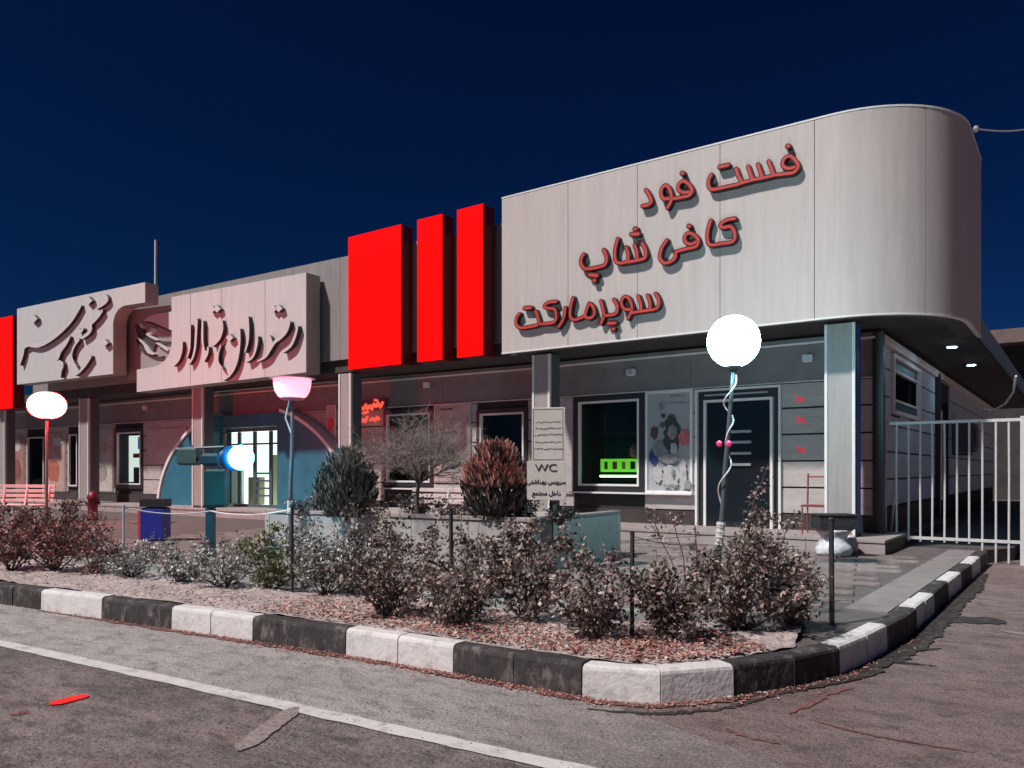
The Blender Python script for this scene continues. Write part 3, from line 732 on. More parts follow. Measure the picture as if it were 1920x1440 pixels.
def wall_poster(label, px0, px1, py0, py1, col, patches, seed, a=WL, bsl=.04, group=None, w_=.03):
    random.seed(seed); rt = empty('poster', label, 'poster', group)
    xa, xb = on_line(px0, *a)[0], on_line(px1, *a)[0]; xm = (xa+xb)/2; pm = (px0+px1)/2
    za, zb = on_wall(pm, py1, *a).z, on_wall(pm, py0, *a).z; u = Vector((1, a[1], 0)).normalized(); y = a[0]+a[1]*xm
    boxo('frame', M['steel'], (xm, y-.06, (za+zb)/2), ((xb-xa), .03, zb-za), u, rt)
    k_ = 'print_%d' % seed
    boxo('print_sheet', mat(k_, col, .55, var=.25, scale=3, spots=.5, sscale=2.5, scol=[c*.6 for c in col]), (xm, y-.08, (za+zb)/2), ((xb-xa)-.06, .012, zb-za-.06), u, rt)
    o = .09
    for i, (cx, cz, rw_, rh, c) in enumerate(patches):
        mb = MB(); k = 12
        pts = [Vector((xa+(xb-xa)*(cx+rw_*math.cos(2*math.pi*i_/k)*(1+random.uniform(-.2,.2))), 0, za+(zb-za)*(cz+rh*math.sin(2*math.pi*i_/k)*(1+random.uniform(-.2,.2))))) for i_ in range(k)]
        pts = [Vector((p_.x, a[0]+a[1]*p_.x-o, p_.z)) for p_ in pts]
        mb.plate(pts, Vector((0,-.003,0))); mb.build('print_patch', mat('%s_%d' % (k_, i), c, .6, var=.3, scale=9), rt); o += .005
    return centre(rt)
wall_poster('pinkish poster with small heading between the two dark windows behind the bare tree', 818, 886, 757, 905, (.50,.38,.35), [(.5,.25,.3,.16,(.3,.28,.26)), (.4,.6,.2,.1,(.42,.36,.34)), (.35,.93,.2,.015,(.15,.08,.07))], 31)
wall_poster('pale menu poster left of the small lit window', 176, 216, 804, 922, (.46,.42,.38), [(.5,.3,.3,.12,(.3,.26,.22)), (.5,.7,.35,.1,(.45,.28,.25))], 32)
wall_poster('red and cream poster right of the dark left door', 91, 127, 812, 922, (.45,.30,.26), [(.4,.35,.3,.2,(.4,.12,.08)), (.6,.85,.3,.08,(.5,.5,.45))], 33)
wall_poster('reddish poster left of the dark left door', 20, 50, 815, 915, (.36,.16,.14), [(.5,.8,.28,.12,(.5,.46,.42)), (.5,.35,.3,.2,(.25,.08,.07))], 34)
wall_poster('narrow pale poster with a red dot left of the second pillar', 616, 634, 760, 850, (.50,.42,.40), [(.5,.6,.3,.14,(.7,.1,.14))], 35)

# ---------------------------------------------------------------- curved main sign
big = empty('curved_sign', 'wide pale metal sign with three rows of red letters and a rounded right end', 'sign')
pathS = corner_path(12.0, -1.40, 1.6, 15.2, -8.97, 24)
P2 = [Vector((x, y, 0)) for x, y in pathS]; SS = arc(P2)
def ps(s):
    s = max(0, min(SS[-1], s))
    for i in range(len(SS)-1):
        if SS[i+1] >= s-1e-9: return P2[i].lerp(P2[i+1], (s-SS[i])/max(1e-9, SS[i+1]-SS[i]))
def pn(s):
    d = ps(s+.02)-ps(s-.02); d.normalize(); return Vector((-d.y, d.x, 0))
ZS0, ZS1 = 3.63, 6.565
seams = [0]+[on_line(px, 12.0, 0)[0]+8.97 for px in (1065, 1195, 1350, 1527)]
cxs = -1.40-1.6+8.97
seams += [cxs+1.6*math.pi/2*.52, cxs+1.6*math.pi/2+.1, SS[-1]]
for a_, b_ in zip(seams, seams[1:]):
    mb = MB(); n = max(1, int((b_-a_)/.06)) if b_ > cxs else 1; vs = []; g = .005
    for i in range(n+1):
        s_ = a_+g+(b_-a_-2*g)*i/n; p = ps(s_); q = p+pn(s_)*.03
        vs += [(p.x,p.y,ZS0),(p.x,p.y,ZS1),(q.x,q.y,ZS0),(q.x,q.y,ZS1)]
    fs = []
    for i in range(n):
        k = i*4; fs += [(k,k+4,k+5,k+1),(k+2,k+3,k+7,k+6),(k+1,k+5,k+7,k+3),(k,k+2,k+6,k+4)]
    fs += [(0,1,3,2),(n*4,n*4+2,n*4+3,n*4+1)]
    outer_ = [f for f in fs[:n*4:4]]; rest_ = [f for i_, f in enumerate(fs) if not (i_ < n*4 and i_%4 == 0)]
    mb.add(vs, outer_); mb.add(vs, rest_); o = mb.build('sign_panel', M['panel'], big)
    for i_, pl_ in enumerate(o.data.polygons): pl_.use_smooth = i_ < len(outer_)
inn = [ps(SS[-1]*i/60)+pn(SS[-1]*i/60)*.034 for i in range(61)]
mb = MB(); bk = [(p+pn(SS[-1]*i/60)*.3) for i, p in enumerate(inn)]
k = len(inn)
mb.prism([(p.x, p.y) for p in inn]+[(p.x, p.y) for p in reversed(bk)], ZS0+.01, ZS1-.02); mb.build('sign_core', M['core'], big)
for zz in (ZS1+.008, ZS0-.008):
    mb = MB()
    for i in range(60):
        a_ = SS[-1]*i/60; b_ = SS[-1]*(i+1)/60; p = ps(a_)-pn(a_)*.008; q = ps(b_)-pn(b_)*.008; p2 = ps(a_)+pn(a_)*.06; q2 = ps(b_)+pn(b_)*.06
        mb.prism([(p.x,p.y),(q.x,q.y),(q2.x,q2.y),(p2.x,p2.y)], zz-.012, zz+.012)
    mb.build('edge_rim', M['trim'], big)

def stroke(mb, pts, wds, a, bsl, dep0, dep1, scale_w=1.0, mi=0, px_per=1):
    """flat ribbon letter stroke traced on the sign face; pts are photograph columns/rows on the plane y=a+bx"""
    n = Vector((bsl, -1, 0)).normalized()
    Q = [on_wall(x, y, a-dep1, bsl) for x, y in pts]
    tt = Q and sum(on_line(x, a, bsl)[2] for x, y in pts)/len(pts)/F
    if len(Q) > 2:
        W4 = catmull([Vector((w, 0, 0)) for w in wds], 5); Q = catmull(Q, 5); wds = [w.x for w in W4]
    u = Vector((1, bsl, 0)).normalized(); zz = Vector((0,0,1)); L = []; Rr = []; k = len(Q)
    for i, p in enumerate(Q):
        d = Q[min(i+1,k-1)]-Q[max(i-1,0)]
        if d.length < 1e-6: d = u.copy()
        d.normalize(); q = (u*(-d.z)+zz*(d.dot(u)))
        h = wds[i]*tt*scale_w/2; L.append(p+q*h); Rr.append(p-q*h)
    # round caps
    def cap(p, d, h, sg):
        q = (u*(-d.z)+zz*(d.dot(u))); return [p+d*sg*h*math.sin(math.pi*i/5)+q*h*sg*math.cos(math.pi*i/5)*1 for i in range(1,5)]
    d1 = (Q[-1]-Q[-2]).normalized(); d0 = (Q[1]-Q[0]).normalized()
    c1 = cap(Q[-1], d1, wds[-1]*tt*scale_w/2, 1); c0 = cap(Q[0], d0, wds[0]*tt*scale_w/2, -1)
    back = -n*(dep1-dep0)
    # body quads
    vs = L+Rr; m = len(vs); vs = vs+[v+back for v in vs]; fs = []
    for i in range(k-1):
        fs += [(i, k+i, k+i+1, i+1), (m+i, m+i+1, m+k+i+1, m+k+i), (i, i+1, m+i+1, m+i), (k+i, m+k+i, m+k+i+1, k+i+1)]
    mb.add(vs, fs, mi)
    for (e0, cpts, e1) in ((L[-1], c1, Rr[-1]), (Rr[0], c0, L[0])):
        po = [e0]+cpts+[e1]; q_ = len(po); mb.add(po+[v+back for v in po], [tuple(range(q_)), tuple(range(2*q_-1, q_-1, -1))]+[(i, q_+i, q_+i+1, i+1) for i in range(q_-1)], mi)

LET = [
 # (origin, scale, list of letters; letter = list of strokes)
 ((1190,260), 6.0, [
  [[(1800,322),(1720,335),(1665,300),(1680,230),(1745,195),(1815,255),(1838,315),(1790,378),(1690,396),(1560,412)], [(1718,82),(1732,84)]],
  [[(1505,255),(1535,330),(1565,412)], [(1385,288),(1412,370),(1438,442)], [(1275,313),(1300,390),(1328,462)], [(1565,412),(1440,442),(1328,464),(1205,498)]],
  [[(1140,338),(1165,420),(1195,498),(1040,540),(880,572),(835,540),(832,470),(862,405)], [(955,318),(1050,296)]],
  [[(625,600),(545,605),(490,570),(503,505),(555,478),(618,525),(645,590),(605,642),(500,665),(432,675)], [(530,388),(542,390)]],
  [[(398,668),(335,680),(300,640),(303,570),(342,525),(388,560),(412,640),(405,710),(368,778)]],
  [[(125,578),(165,640),(185,708),(150,745),(85,757)]]]),
 ((1080,395), 6.0, [
  [[(1785,88),(1690,108),(1622,160),(1655,190),(1740,180),(1785,255),(1765,345),(1640,370),(1520,387),(1482,350),(1482,230),(1515,112)]],
  [[(1355,350),(1290,378),(1230,350),(1225,290),(1265,252),(1330,275),(1375,335),(1350,402),(1240,430),(1110,465)], [(1266,174),(1276,176)]],
  [[(1110,465),(1120,510),(1085,562),(1000,590),(945,535),(962,430),(1020,335)]],
  [[(745,368),(783,450),(775,528),(720,553),(670,560)], [(658,388),(685,470),(685,555)], [(562,412),(588,495),(578,575)], [(720,553),(620,572),(560,580)], [(660,205),(672,207)], [(622,266),(700,262)]],
  [[(580,577),(480,590),(440,545),(440,430),(468,318)]],
  [[(310,442),(342,520),(330,600),(262,632),(115,656),(62,612),(56,545),(85,492)], [(152,722),(235,730)], [(200,785),(210,787)]]]),
 ((950,530), 6.4, [
  [[(1785,132),(1827,210),(1815,290),(1760,325),(1700,330)], [(1690,152),(1720,240),(1718,325)], [(1577,162),(1608,250),(1612,340)], [(1760,325),(1640,340),(1500,362)]],
  [[(1490,322),(1415,318),(1380,265),(1385,200),(1425,168),(1472,200),(1502,290),(1490,360),(1455,430)]],
  [[(1285,202),(1327,280),(1318,360),(1270,385),(1165,398)], [(1218,490),(1300,484)], [(1272,556),(1284,558)]],
  [[(1130,218),(1150,300),(1165,400),(1130,490)]],
  [[(990,245),(1040,300),(1050,380),(1000,425),(940,405),(965,310),(990,250)], [(945,395),(870,430),(800,445),(762,400),(767,290),(795,182)]],
  [[(702,302),(690,400),(662,470),(622,530)]],
  [[(590,226),(500,240),(450,280),(485,306),(570,318),(592,400),(572,470),(490,490),(385,495)]],
  [[(345,342),(375,420),(380,495),(300,525),(160,540),(112,490),(122,415),(152,376)], [(212,307),(285,300)]]])]
for (ox, oy), sc_, letters in LET:
    for let in letters:
        body = MB(); face = MB(); rim = MB()
        for i, st in enumerate(let):
            pts = [(ox+x/sc_, oy+y/sc_) for x, y in st]; dot = len(st) == 2
            wb = 8.8 if sc_ < 6.2 else 7.9
            w_ = [wb*(1.15 if dot else 1)]*len(pts); e_ = i*.0016
            stroke(body, pts, w_, SR[0], 0, .0, .095+e_)
            stroke(rim, pts, w_, SR[0], 0, .097+e_, .101+e_, .90)
            stroke(face, pts, w_, SR[0], 0, .102+e_, .107+e_, .52)
        lo = body.build('letter', M['letter_side'], big); rim.build('letter_rim', M['letter_rim'], lo); face.build('letter_face', M['letter_red'], lo)
centre(big)

# ---------------------------------------------------------------- red blocks
RGRP = 'glowing red upright blocks on the roof edge'
for (p0, p1, lab) in ((648, 748, 'widest glowing red block, leftmost of the three beside the curved sign'), (778, 826, 'narrow glowing red block in the middle of the three beside the curved sign'),
                      (853, 903, 'narrow glowing red block nearest to the curved sign')):
    rt = empty('red_block', lab, 'panel', RGRP); x0 = on_line(p0, 12.0, .005)[0]; x1 = on_line(p1, 12.0, .005)[0]; xm = (x0+x1)/2
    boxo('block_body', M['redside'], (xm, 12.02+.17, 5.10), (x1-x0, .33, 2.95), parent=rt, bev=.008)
    boxo('block_face', M['redp'], (xm, 12.012, 5.10), (x1-x0-.012, .014, 2.935), parent=rt)
    centre(rt)
rt = empty('red_block', 'glowing red block at the far left edge of the row', 'panel', RGRP)
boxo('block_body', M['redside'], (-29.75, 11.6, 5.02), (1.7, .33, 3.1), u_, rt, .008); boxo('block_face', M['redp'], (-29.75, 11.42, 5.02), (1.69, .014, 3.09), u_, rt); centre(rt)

# ---------------------------------------------------------------- calligraphy signs
def cal_sign(name, label, outline, a, bsl, thick, strokes, diamonds, org, sc_, lw):
    rt = empty(name, label, 'sign')
    n = Vector((bsl, -1, 0)).normalized()
    pts = [on_wall(x, y, a, bsl) for x, y in outline]
    mb = MB(); mb.plate(pts, -n*thick, 0, 1); mb.build('sign_box', [M['panel2'], M['column']], rt)
    for i, st in enumerate(strokes):
        P_ = [(org[0]+s_[0]/sc_, org[1]+s_[1]/sc_) for s_ in st]; W_ = [s_[2]/sc_*lw for s_ in st]
        body = MB(); face = MB(); e_ = i*.0011
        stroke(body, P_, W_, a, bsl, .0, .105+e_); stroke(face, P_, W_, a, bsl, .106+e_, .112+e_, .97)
        lo = body.build('letter', M['letter_shade'], rt); face.build('letter_face', M['letter_pale'], lo)
    for (x, y, r) in diamonds:
        c_ = [(org[0]+(x+dx*r)/sc_, org[1]+(y+dy*r)/sc_) for dx, dy in ((0,-1),(1,.05),(.05,1),(-.95,0))]
        q = [on_wall(*c, a-.105, bsl) for c in c_]; mb = MB(); mb.plate(q, -n*.105); lo = mb.build('letter', M['letter_shade'], rt)
        q = [v+n*.002 for v in q]; mb = MB(); mb.plate(q, n*.005); mb.build('letter_face', M['letter_pale'], lo)
    return rt
def arcpx(cx, cy, r0, r1, t0, t1, n=7): return [(cx+r0*math.cos(R(t0+(t1-t0)*i/n)), cy+r1*math.sin(R(t0+(t1-t0)*i/n))) for i in range(n+1)]
s1out = [(32,579),(32,721),(212,701),(212,612)]+arcpx(240,608,28,36,180,258,7)+[(272,567),(272,529)]
S1 = [
 [(965,315,34),(850,500,52),(700,660,70),(520,800,85),(340,890,88),(200,890,70)], [(190,885,64),(120,930,62),(95,1050,52),(55,1190,24)],
 [(1340,165,60),(1365,215,62),(1300,285,50),(1200,350,22)],
 [(1285,385,50),(1215,480,58),(1125,575,52)], [(1110,560,56),(1120,650,70),(1080,720,58),(985,790,44)], [(930,670,60),(965,690,55),(1000,660,40)],
 [(940,815,40),(865,920,44),(830,1050,42),(860,1150,34),(905,1220,18)], [(795,785,48),(745,880,52),(670,980,58),(630,1080,56),(605,1115,40)],
 [(640,1150,62),(695,1190,66),(670,1280,54),(665,1375,26)], [(1115,1075,48),(1040,1190,52),(960,1285,42),(890,1350,20)]]
s1 = cal_sign('calligraphy_sign', 'far left pale sign box with flowing raised calligraphy and a hooked upper right end', s1out, 12.0, .04, .38, S1,
     [(262,500,62),(1085,225,62),(1330,860,55)], (30,535), 8.0, .95)
centre(s1)
s2out = [(322,557),(256.5,693),(256.5,735),(574,698),(574,511)]
s2out = [(322,557),(322,640)]+[(320,655),(315,668),(307,678),(297,685),(285,688)]+[(256.5,693),(256.5,735),(574,698),(574,511)]
S2 = [
 [(155,610,40),(145,730,46),(105,850,40),(40,930,18)], [(265,375,42),(262,560,46),(255,700,44),(225,815,26)], [(360,290,42),(350,480,48),(335,680,46),(305,810,38),(255,905,20)],
 [(440,320,40),(437,480,46),(442,620,42),(465,705,24)], [(705,315,40),(710,420,50),(670,550,50),(580,655,24)], [(515,680,38),(505,760,40),(460,865,24)],
 [(690,650,28),(655,760,34),(655,880,30),(715,970,14)], [(950,430,42),(950,600,48),(930,780,52),(885,940,48),(815,1060,34),(725,1130,14)],
 [(1065,262,42),(1072,450,46),(1062,600,44),(1028,735,26)], [(1197,535,40),(1185,650,46),(1135,800,40),(1045,878,18)],
 [(1640,330,44),(1605,440,50),(1530,530,54),(1440,600,50),(1380,690,52),(1310,800,44),(1200,868,18)], [(1350,520,40),(1380,550,36),(1400,600,30)], [(1752,392,40),(1722,510,48),(1660,650,46),(1555,745,18)]]
s2 = cal_sign('calligraphy_sign', 'pale sign box with upright raised calligraphy strokes beside the widest red block', s2out, 12.32, .04, .42, S2,
     [(575,145,48),(640,140,52),(815,540,52),(1425,140,48),(1495,135,52)], (320,560), 7.385, .95)
for px, t0, t1 in ((357,550,722),(415,540,716),(497,526,706)):
    q = [on_wall(px-.5, t0, 12.318, .04), on_wall(px+.5, t0, 12.318, .04), on_wall(px+.5, t1, 12.318, .04), on_wall(px-.5, t1, 12.318, .04)]
    mb = MB(); mb.plate(q, Vector((0,-.001,0))); mb.build('panel_joint', M['column'], s2)
centre(s2)
# recessed bird emblem between the two signs
em = empty('bird_emblem', 'grey recessed panel with a raised swallow shaped emblem between the two calligraphy signs', 'emblem')
EA = 12.62
out = [(256,610),(330,575),(332,700),(256,705)]
q = [on_wall(x, y, EA, .04) for x, y in ((240,582),(335,570),(335,705),(240,712))]; mb = MB(); mb.plate(q, Vector((0,.1,0))); mb.build('back_panel', M['column'], em)
Zb = lambda x, y: (240+x/13.71, 575+y/13.71)
def emb(name, pts, m, d0, d1):
    q = [on_wall(*Zb(x, y), EA-d1, .04) for x, y in pts]; mb = MB(); mb.plate(q, Vector((0,d1-d0,0))); return mb.build(name, m, em)
EP = M['panel2']; EDk = mat('emblem_dark', (.07,.06,.06), .5)
emb('wing', [(400,370),(560,230),(800,170),(1200,110),(1200,640),(900,520),(680,420),(520,370)], EP, 0, .10)
emb('wing', [(400,390),(520,385),(700,440),(950,590),(1200,690),(1200,660),(900,540)], EDk, .0, .075)
emb('body', [(170,480),(240,440),(300,520),(400,600),(460,740),(640,850),(760,880),(1200,900),(1200,940),(900,960),(700,960),(640,1150),(560,1100),(400,960),(250,760),(200,600)], EDk, 0, .06)
emb('head', [(270,430),(330,420),(380,490),(370,560),(330,540)], EP, 0, .09)
emb('feather', [(450,690),(520,640),(600,540),(650,560),(600,680),(560,730),(760,850),(720,870),(560,790),(470,730)], EP, 0, .11)
emb('feather', [(700,930),(760,920),(900,1000),(1040,1090),(1000,1140),(860,1040)], EP, 0, .11)
emb('tail', [(210,760),(260,790),(400,940),(490,1020),(560,1130),(660,1210),(620,1240),(500,1190),(430,1080),(400,990),(280,860)], EP, 0, .12)
emb('tail_shadow', [(200,830),(260,900),(420,1090),(500,1190),(640,1250),(800,1290),(900,1270),(880,1310),(720,1310),(520,1240),(340,1130),(240,1000)], EDk, 0, .07)
centre(em)

# pole on the roof, wires
mb = MB(); p = on_wall(292, 540, 13.06, .04); mb.tube([(p.x, p.y, 6.2), (p.x, p.y, CAMZ+(HY-450)*on_line(292, 13.06, .04)[2]/F)], [.045, .035], 8)
tag(mb.build('roof_pole', M['galv']), 'thin pole standing on the roof above the end of the far left sign', 'pole')
a_ = at_depth(1830, 242, 13.4); c_ = at_depth(1990, 222, 14.5)
mb = MB(); mb.tube([a_.lerp(c_, t/8)-Vector((0,0,.12*math.sin(math.pi*t/8))) for t in range(9)], .014, 5); mb.lathe(a_-Vector((0,0,.05)), [(.03,0),(.05,.05),(.03,.1)], 8)
tag(mb.build('overhead_wire', M['steel']), 'thin wire leaving the rounded end of the big sign against the sky', 'wire')
mb = MB(); mb.tube([at_depth(x, y, d) for x, y, d in ((1905,705,14.5),(1900,735,14.8),(1885,757,15.2),(1862,770,15.8),(1845,768,16.5))], .02, 6)
tag(mb.build('hanging_cable', M['trim']), 'pale cable drooping under the side eave above the gate', 'cable')

# ---------------------------------------------------------------- far building and ground behind
far = empty('far_building', 'dark building with a tiled roof edge behind the gate at the right', 'building')
boxo('wall', mat('far_wall', (.05,.04,.04), .9, var=.3, scale=1.5), (5, 42, 3.45), (29.8, 8, 6.9), parent=far)
boxo('roof', mat('far_roof', (.17,.12,.11), .9, var=.3, scale=2), (5, 41.6, 6.75), (30.4, 9.4, .55), parent=far)
for k in range(5): 
    fw = boxo('window', M['dframe'], (1.5+k*3.2, 37.97, 4.6), (1.4, .06, 1.3), parent=far); boxo('pane', glass(), (1.5+k*3.2, 37.93, 4.6), (1.2, .02, 1.1), parent=fw)
boxo('canopy', mat('teal_canopy', (.03,.14,.17), .6, var=.3), (3.4, 37.2, 5.2), (7, 1.4, .3), parent=far)
centre(far)
# clutter by the side wall
bx = empty('air_conditioner', 'grey air conditioner unit on the side wall beyond the side window', 'air conditioner')
boxo('casing', M['colside'], (sx+.28, 22.4, 2.2), (.45, .9, .7), parent=bx, bev=.02); boxo('grille', M['dframe'], (sx+.52, 22.4, 2.2), (.02, .7, .5), parent=bx); boxo('bracket', M['iron'], (sx+.2, 22.4, 1.8), (.4, .8, .05), parent=bx); centre(bx)

# ---------------------------------------------------------------- gate
gate = empty('metal_gate', 'pale barred metal gate closing the passage beside the shop wall', 'gate')
GY = 13.8
ztop = CAMZ+(HY-795)*on_line(1650, GY, 0)[2]/F; zbt = .34
xg0 = on_line(1650, GY, 0)[0]; xg1 = 1.4
for nm, zz, h in (('top_rail', ztop, .045), ('bottom_rail', zbt, .045)):
    boxo(nm, M['galv'], ((xg0+xg1)/2, GY, zz), (xg1-xg0, .04, h), parent=gate)
xx = on_line(1661, GY, 0)[0]; k = 0
barx = [on_line(p, GY, 0)[0] for p in (1661,1681.5,1703.5,1726,1748,1771,1794.5,1817.5,1842,1867.5,1891.6)]
barx += [barx[-1]+.40+.172*i for i in range(9)]
for i, x in enumerate(barx):
    zl = .285 if i < 8 else .02
    mb = MB(); mb.tube([(x, GY, zl), (x+random.uniform(-.006,.006), GY+random.uniform(-.006,.006), 1.3), (x, GY, ztop-.024)], .0165, 8); mb.build('bar', M['galv'], gate)
mb = MB(); mb.box((on_line(1915, GY, 0)[0]+.03, GY+.0, 1.1), (.085, .07, 2.2)); mb.build('gate_post', M['galv'], gate)
centre(gate)
stick = MB(); p = ground(1669, 1017, .2); stick.tube([p, p+Vector((.05,.05,.72))], .02, 6)
tag(stick.build('white_stick', M['trim']), 'short white stick leaning inside the gate beside the shop corner', 'stick')
um = empty('folded_parasol', 'small folded red and white parasol leaning at the corner behind the gate', 'parasol')
p = ground(1656, 1012, .2); mb = MB(); mb.tube([p, p+Vector((-.06,.0,.35)), p+Vector((-.12,.02,.95))], [.03,.06,.02], 8); mb.build('canopy', mat('parasol_red', (.55,.13,.12), .8, spots=.7, sscale=12, scol=(.6,.55,.53)), um)
mb = MB(); mb.tube([p+Vector((-.12,.02,.95)), p+Vector((-.135,.025,1.06))], .012, 6); mb.build('handle', M['iron'], um); centre(um)

# ---------------------------------------------------------------- planter with shrubs and notice boards
plr = empty('stone_planter', 'long low stone planter on the pavement holding shrubs and a bare tree', 'planter')
A_ = Vector((-5.25,7.6,0)); B_ = Vector((-5.25,9.8,0)); D_ = Vector((-9.55,7.08,0)); E_ = Vector((-9.55,9.3,0))
zt = .84; zb_ = .19
def slabrow(a, b, n, th, m, name, z0, z1, inset=0):
    d = (b-a); L = d.length; d.normalize(); nn = Vector((-d.y, d.x, 0))
    for i in range(n):
        c = a+d*(L*(i+.5)/n)+nn*(th/2); boxo(name, m, c+Vector((0,0,(z0+z1)/2)), (L/n-.008, th, z1-z0), d, plr, .006)
slabrow(D_, A_, 5, .1, M['planter'], 'front_slab', zb_, zt-.05)
slabrow(A_, B_, 2, .1, M['moss'], 'end_slab', zb_, zt-.052)
slabrow(B_, E_, 5, .1, M['planter'], 'rear_slab', zb_, zt-.05)
slabrow(E_, D_, 2, .1, M['planter'], 'end_slab', zb_, zt-.05)
slabrow(D_+Vector((0,-.02,0)), A_+Vector((.02,-.02,0)), 5, .16, M['step'], 'coping', zt-.047, zt)
slabrow(A_+Vector((.02,.15,0)), B_, 2, .14, M['slab'], 'coping', zt-.046, zt-.001)
mb = MB(); mb.prism([(-9.44,7.2),(-5.36,7.72),(-5.36,9.7),(-9.44,9.2)], .3, zt-.09); mb.build('planter_soil', M['soil'], plr)
centre(plr)

def face_frame(p, yaw):
    u = Vector((math.cos(yaw), math.sin(yaw), 0)); return u, Vector((u.y, -u.x, 0))  # right, front normal
nb = empty('notice_board', 'cream WC notice board with black lettering, lower board on the planter post', 'sign')
nb2 = empty('notice_board', 'upper cream notice board with five rows of small faded text above the WC board', 'sign')
yaw = R(38)*.55
uu, nnm = face_frame(None, yaw)
pb = at_depth(1024.5, 901.5, 9.35)
mb = MB(); mb.box(pb, (.47, .025, .46), uu, bev=.004); lb = mb.build('board', M['board_white'], nb)
pt = at_depth(1028, 814.5, 9.40)
mb = MB(); mb.box(pt, (.40, .025, .64), uu, bev=.004); mb.build('board', M['board_white'], nb2)
for (q0, w_, h_) in ((pt, .36, .60),):
    mb = MB()
    for (dx, dz, sx_, sz_) in ((0,h_/2,w_,.006),(0,-h_/2,w_,.006),(w_/2,0,.006,h_),(-w_/2,0,.006,h_)):
        mb.box(q0+uu*dx+nnm*.014+Vector((0,0,dz)), (sx_, .003, sz_), uu)
    mb.build('border_line', M['inkg'], nb2)
mb = MB(); mb.tube([pb+Vector((.02,.08,-.75)), pt+Vector((0,.06,.2))], .022, 8)
tag(mb.build('sign_post', M['iron']), 'thin dark post in the planter carrying the two cream notice boards', 'post')
def text(body, p, size, u, nrm_, m, par, shear=0, ext=.002):
    cu = bpy.data.curves.new('text', 'FONT'); cu.body = body; cu.size = size; cu.extrude = ext; cu.align_x = 'CENTER'; cu.align_y = 'CENTER'; cu.shear = shear
    cu.materials.append(m); o = bpy.data.objects.new('lettering', cu); C.objects.link(o); o.parent = par
    me = bpy.data.meshes.new_from_object(o.evaluated_get(bpy.context.evaluated_depsgraph_get())); bpy.data.objects.remove(o)
    me.materials.clear(); me.materials.append(m); o = bpy.data.objects.new('lettering', me); C.objects.link(o); o.parent = par
    o.location = p; o.rotation_euler = (R(90), 0, math.atan2(u.y, u.x)); return o
text('WC', pb+nnm*.018+Vector((0,0,.150)), .125, uu, nnm, M['ink'], nb).scale = (1.25, 1, 1)
# Persian lines in joined letter forms, laid out left to right
text('\uFBFD\uFE98\uFEB7\uFE8D\uFEAA\uFEEC\uFE91 \uFEB2\uFBFE\uFEED\uFEAE\uFEB3', pb+nnm*.018+Vector((0,0,-.01)), .070, uu, nnm, M['ink'], nb, .1, .003)
text('\uFECA\uFEE4\uFE98\uFEA0\uFEE3 \uFEDE\uFEA7\uFE8D\uFEA9', pb+nnm*.018+Vector((0,0,-.145)), .070, uu, nnm, M['ink'], nb, .1, .003)
random.seed(4)
for r_, (wd, dz) in enumerate(((.30,.145),(.31,.070),(.33,-.005),(.31,-.095),(.34,-.175))):
    mb = MB(); x = -wd/2; i = 0
    while x < wd/2-.01:
        w_ = random.uniform(.012,.03); z = dz+random.uniform(-.004,.004)
        mb.tube([pt+uu*x+nnm*.015+Vector((0,0,z)), pt+uu*(x+w_*.5)+nnm*.015+Vector((0,0,z+random.uniform(-.012,.014))), pt+uu*(x+w_)+nnm*.015+Vector((0,0,z))], .0034, 4)
        x += w_+(.012 if random.random() < .2 else .001)
    mb.build('text_row', M['inkg'] if r_ == 0 else M['ink'], nb2)
centre(nb); centre(nb2)
# red neon sign on the left wing wall
nr = empty('neon_sign', 'small dark sign with two rows of glowing red script beside the second pillar', 'sign')
NE = mat('neon_red', (.8,.1,.05), .4, emit=(1,.13,.08), estr=.8)
WA = (WL[0]-.10, .04)
q = [on_wall(x, y, *WA) for x, y in ((672,750),(723,746),(724,766),(672,771))]; mb = MB(); mb.plate(q, Vector((0,.03,0))); mb.build('back_panel', mat('neon_back', (.02,.02,.06), .4), nr)
random.seed(9)
rows = [[(675,770),(679,764),(682,768),(686,758),(689,767),(694,760),(697,768),(701,757),(705,763),(709,755),(713,764),(718,753)], [(677,792),(681,786),(684,791),(689,781)], [(694,789),(699,784),(703,789),(707,782),(711,787)], [(680,775),(690,772)], [(702,750),(708,751)]]
for st in rows:
    mb = MB(); mb.tube(catmull([on_wall(x, y, WA[0]-.03, .04) for x, y in st], 3), .035, 6); mb.build('neon_script', NE, nr)
centre(nr)
# small red characters on the boards beside the door, faintly glowing
rs = empty('wall_lettering', 'faded red vertical lettering on the boards right of the black door', 'sign')
for cx, cy in ((1498,748),(1500,787),(1500,843)):
    mb = MB(); st = [(cx-7,cy-7),(cx-2,cy-2),(cx+5,cy),(cx+8,cy+6)]
    stroke(mb, st, [2,5,6,3], 13.56, 0, .0, .004); st = [(cx-8,cy+3),(cx-2,cy+5),(cx+3,cy+1)]; stroke(mb, st, [2,3,2], 13.56, 0, .0, .006)
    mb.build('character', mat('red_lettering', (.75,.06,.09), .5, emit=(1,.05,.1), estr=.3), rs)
centre(rs)

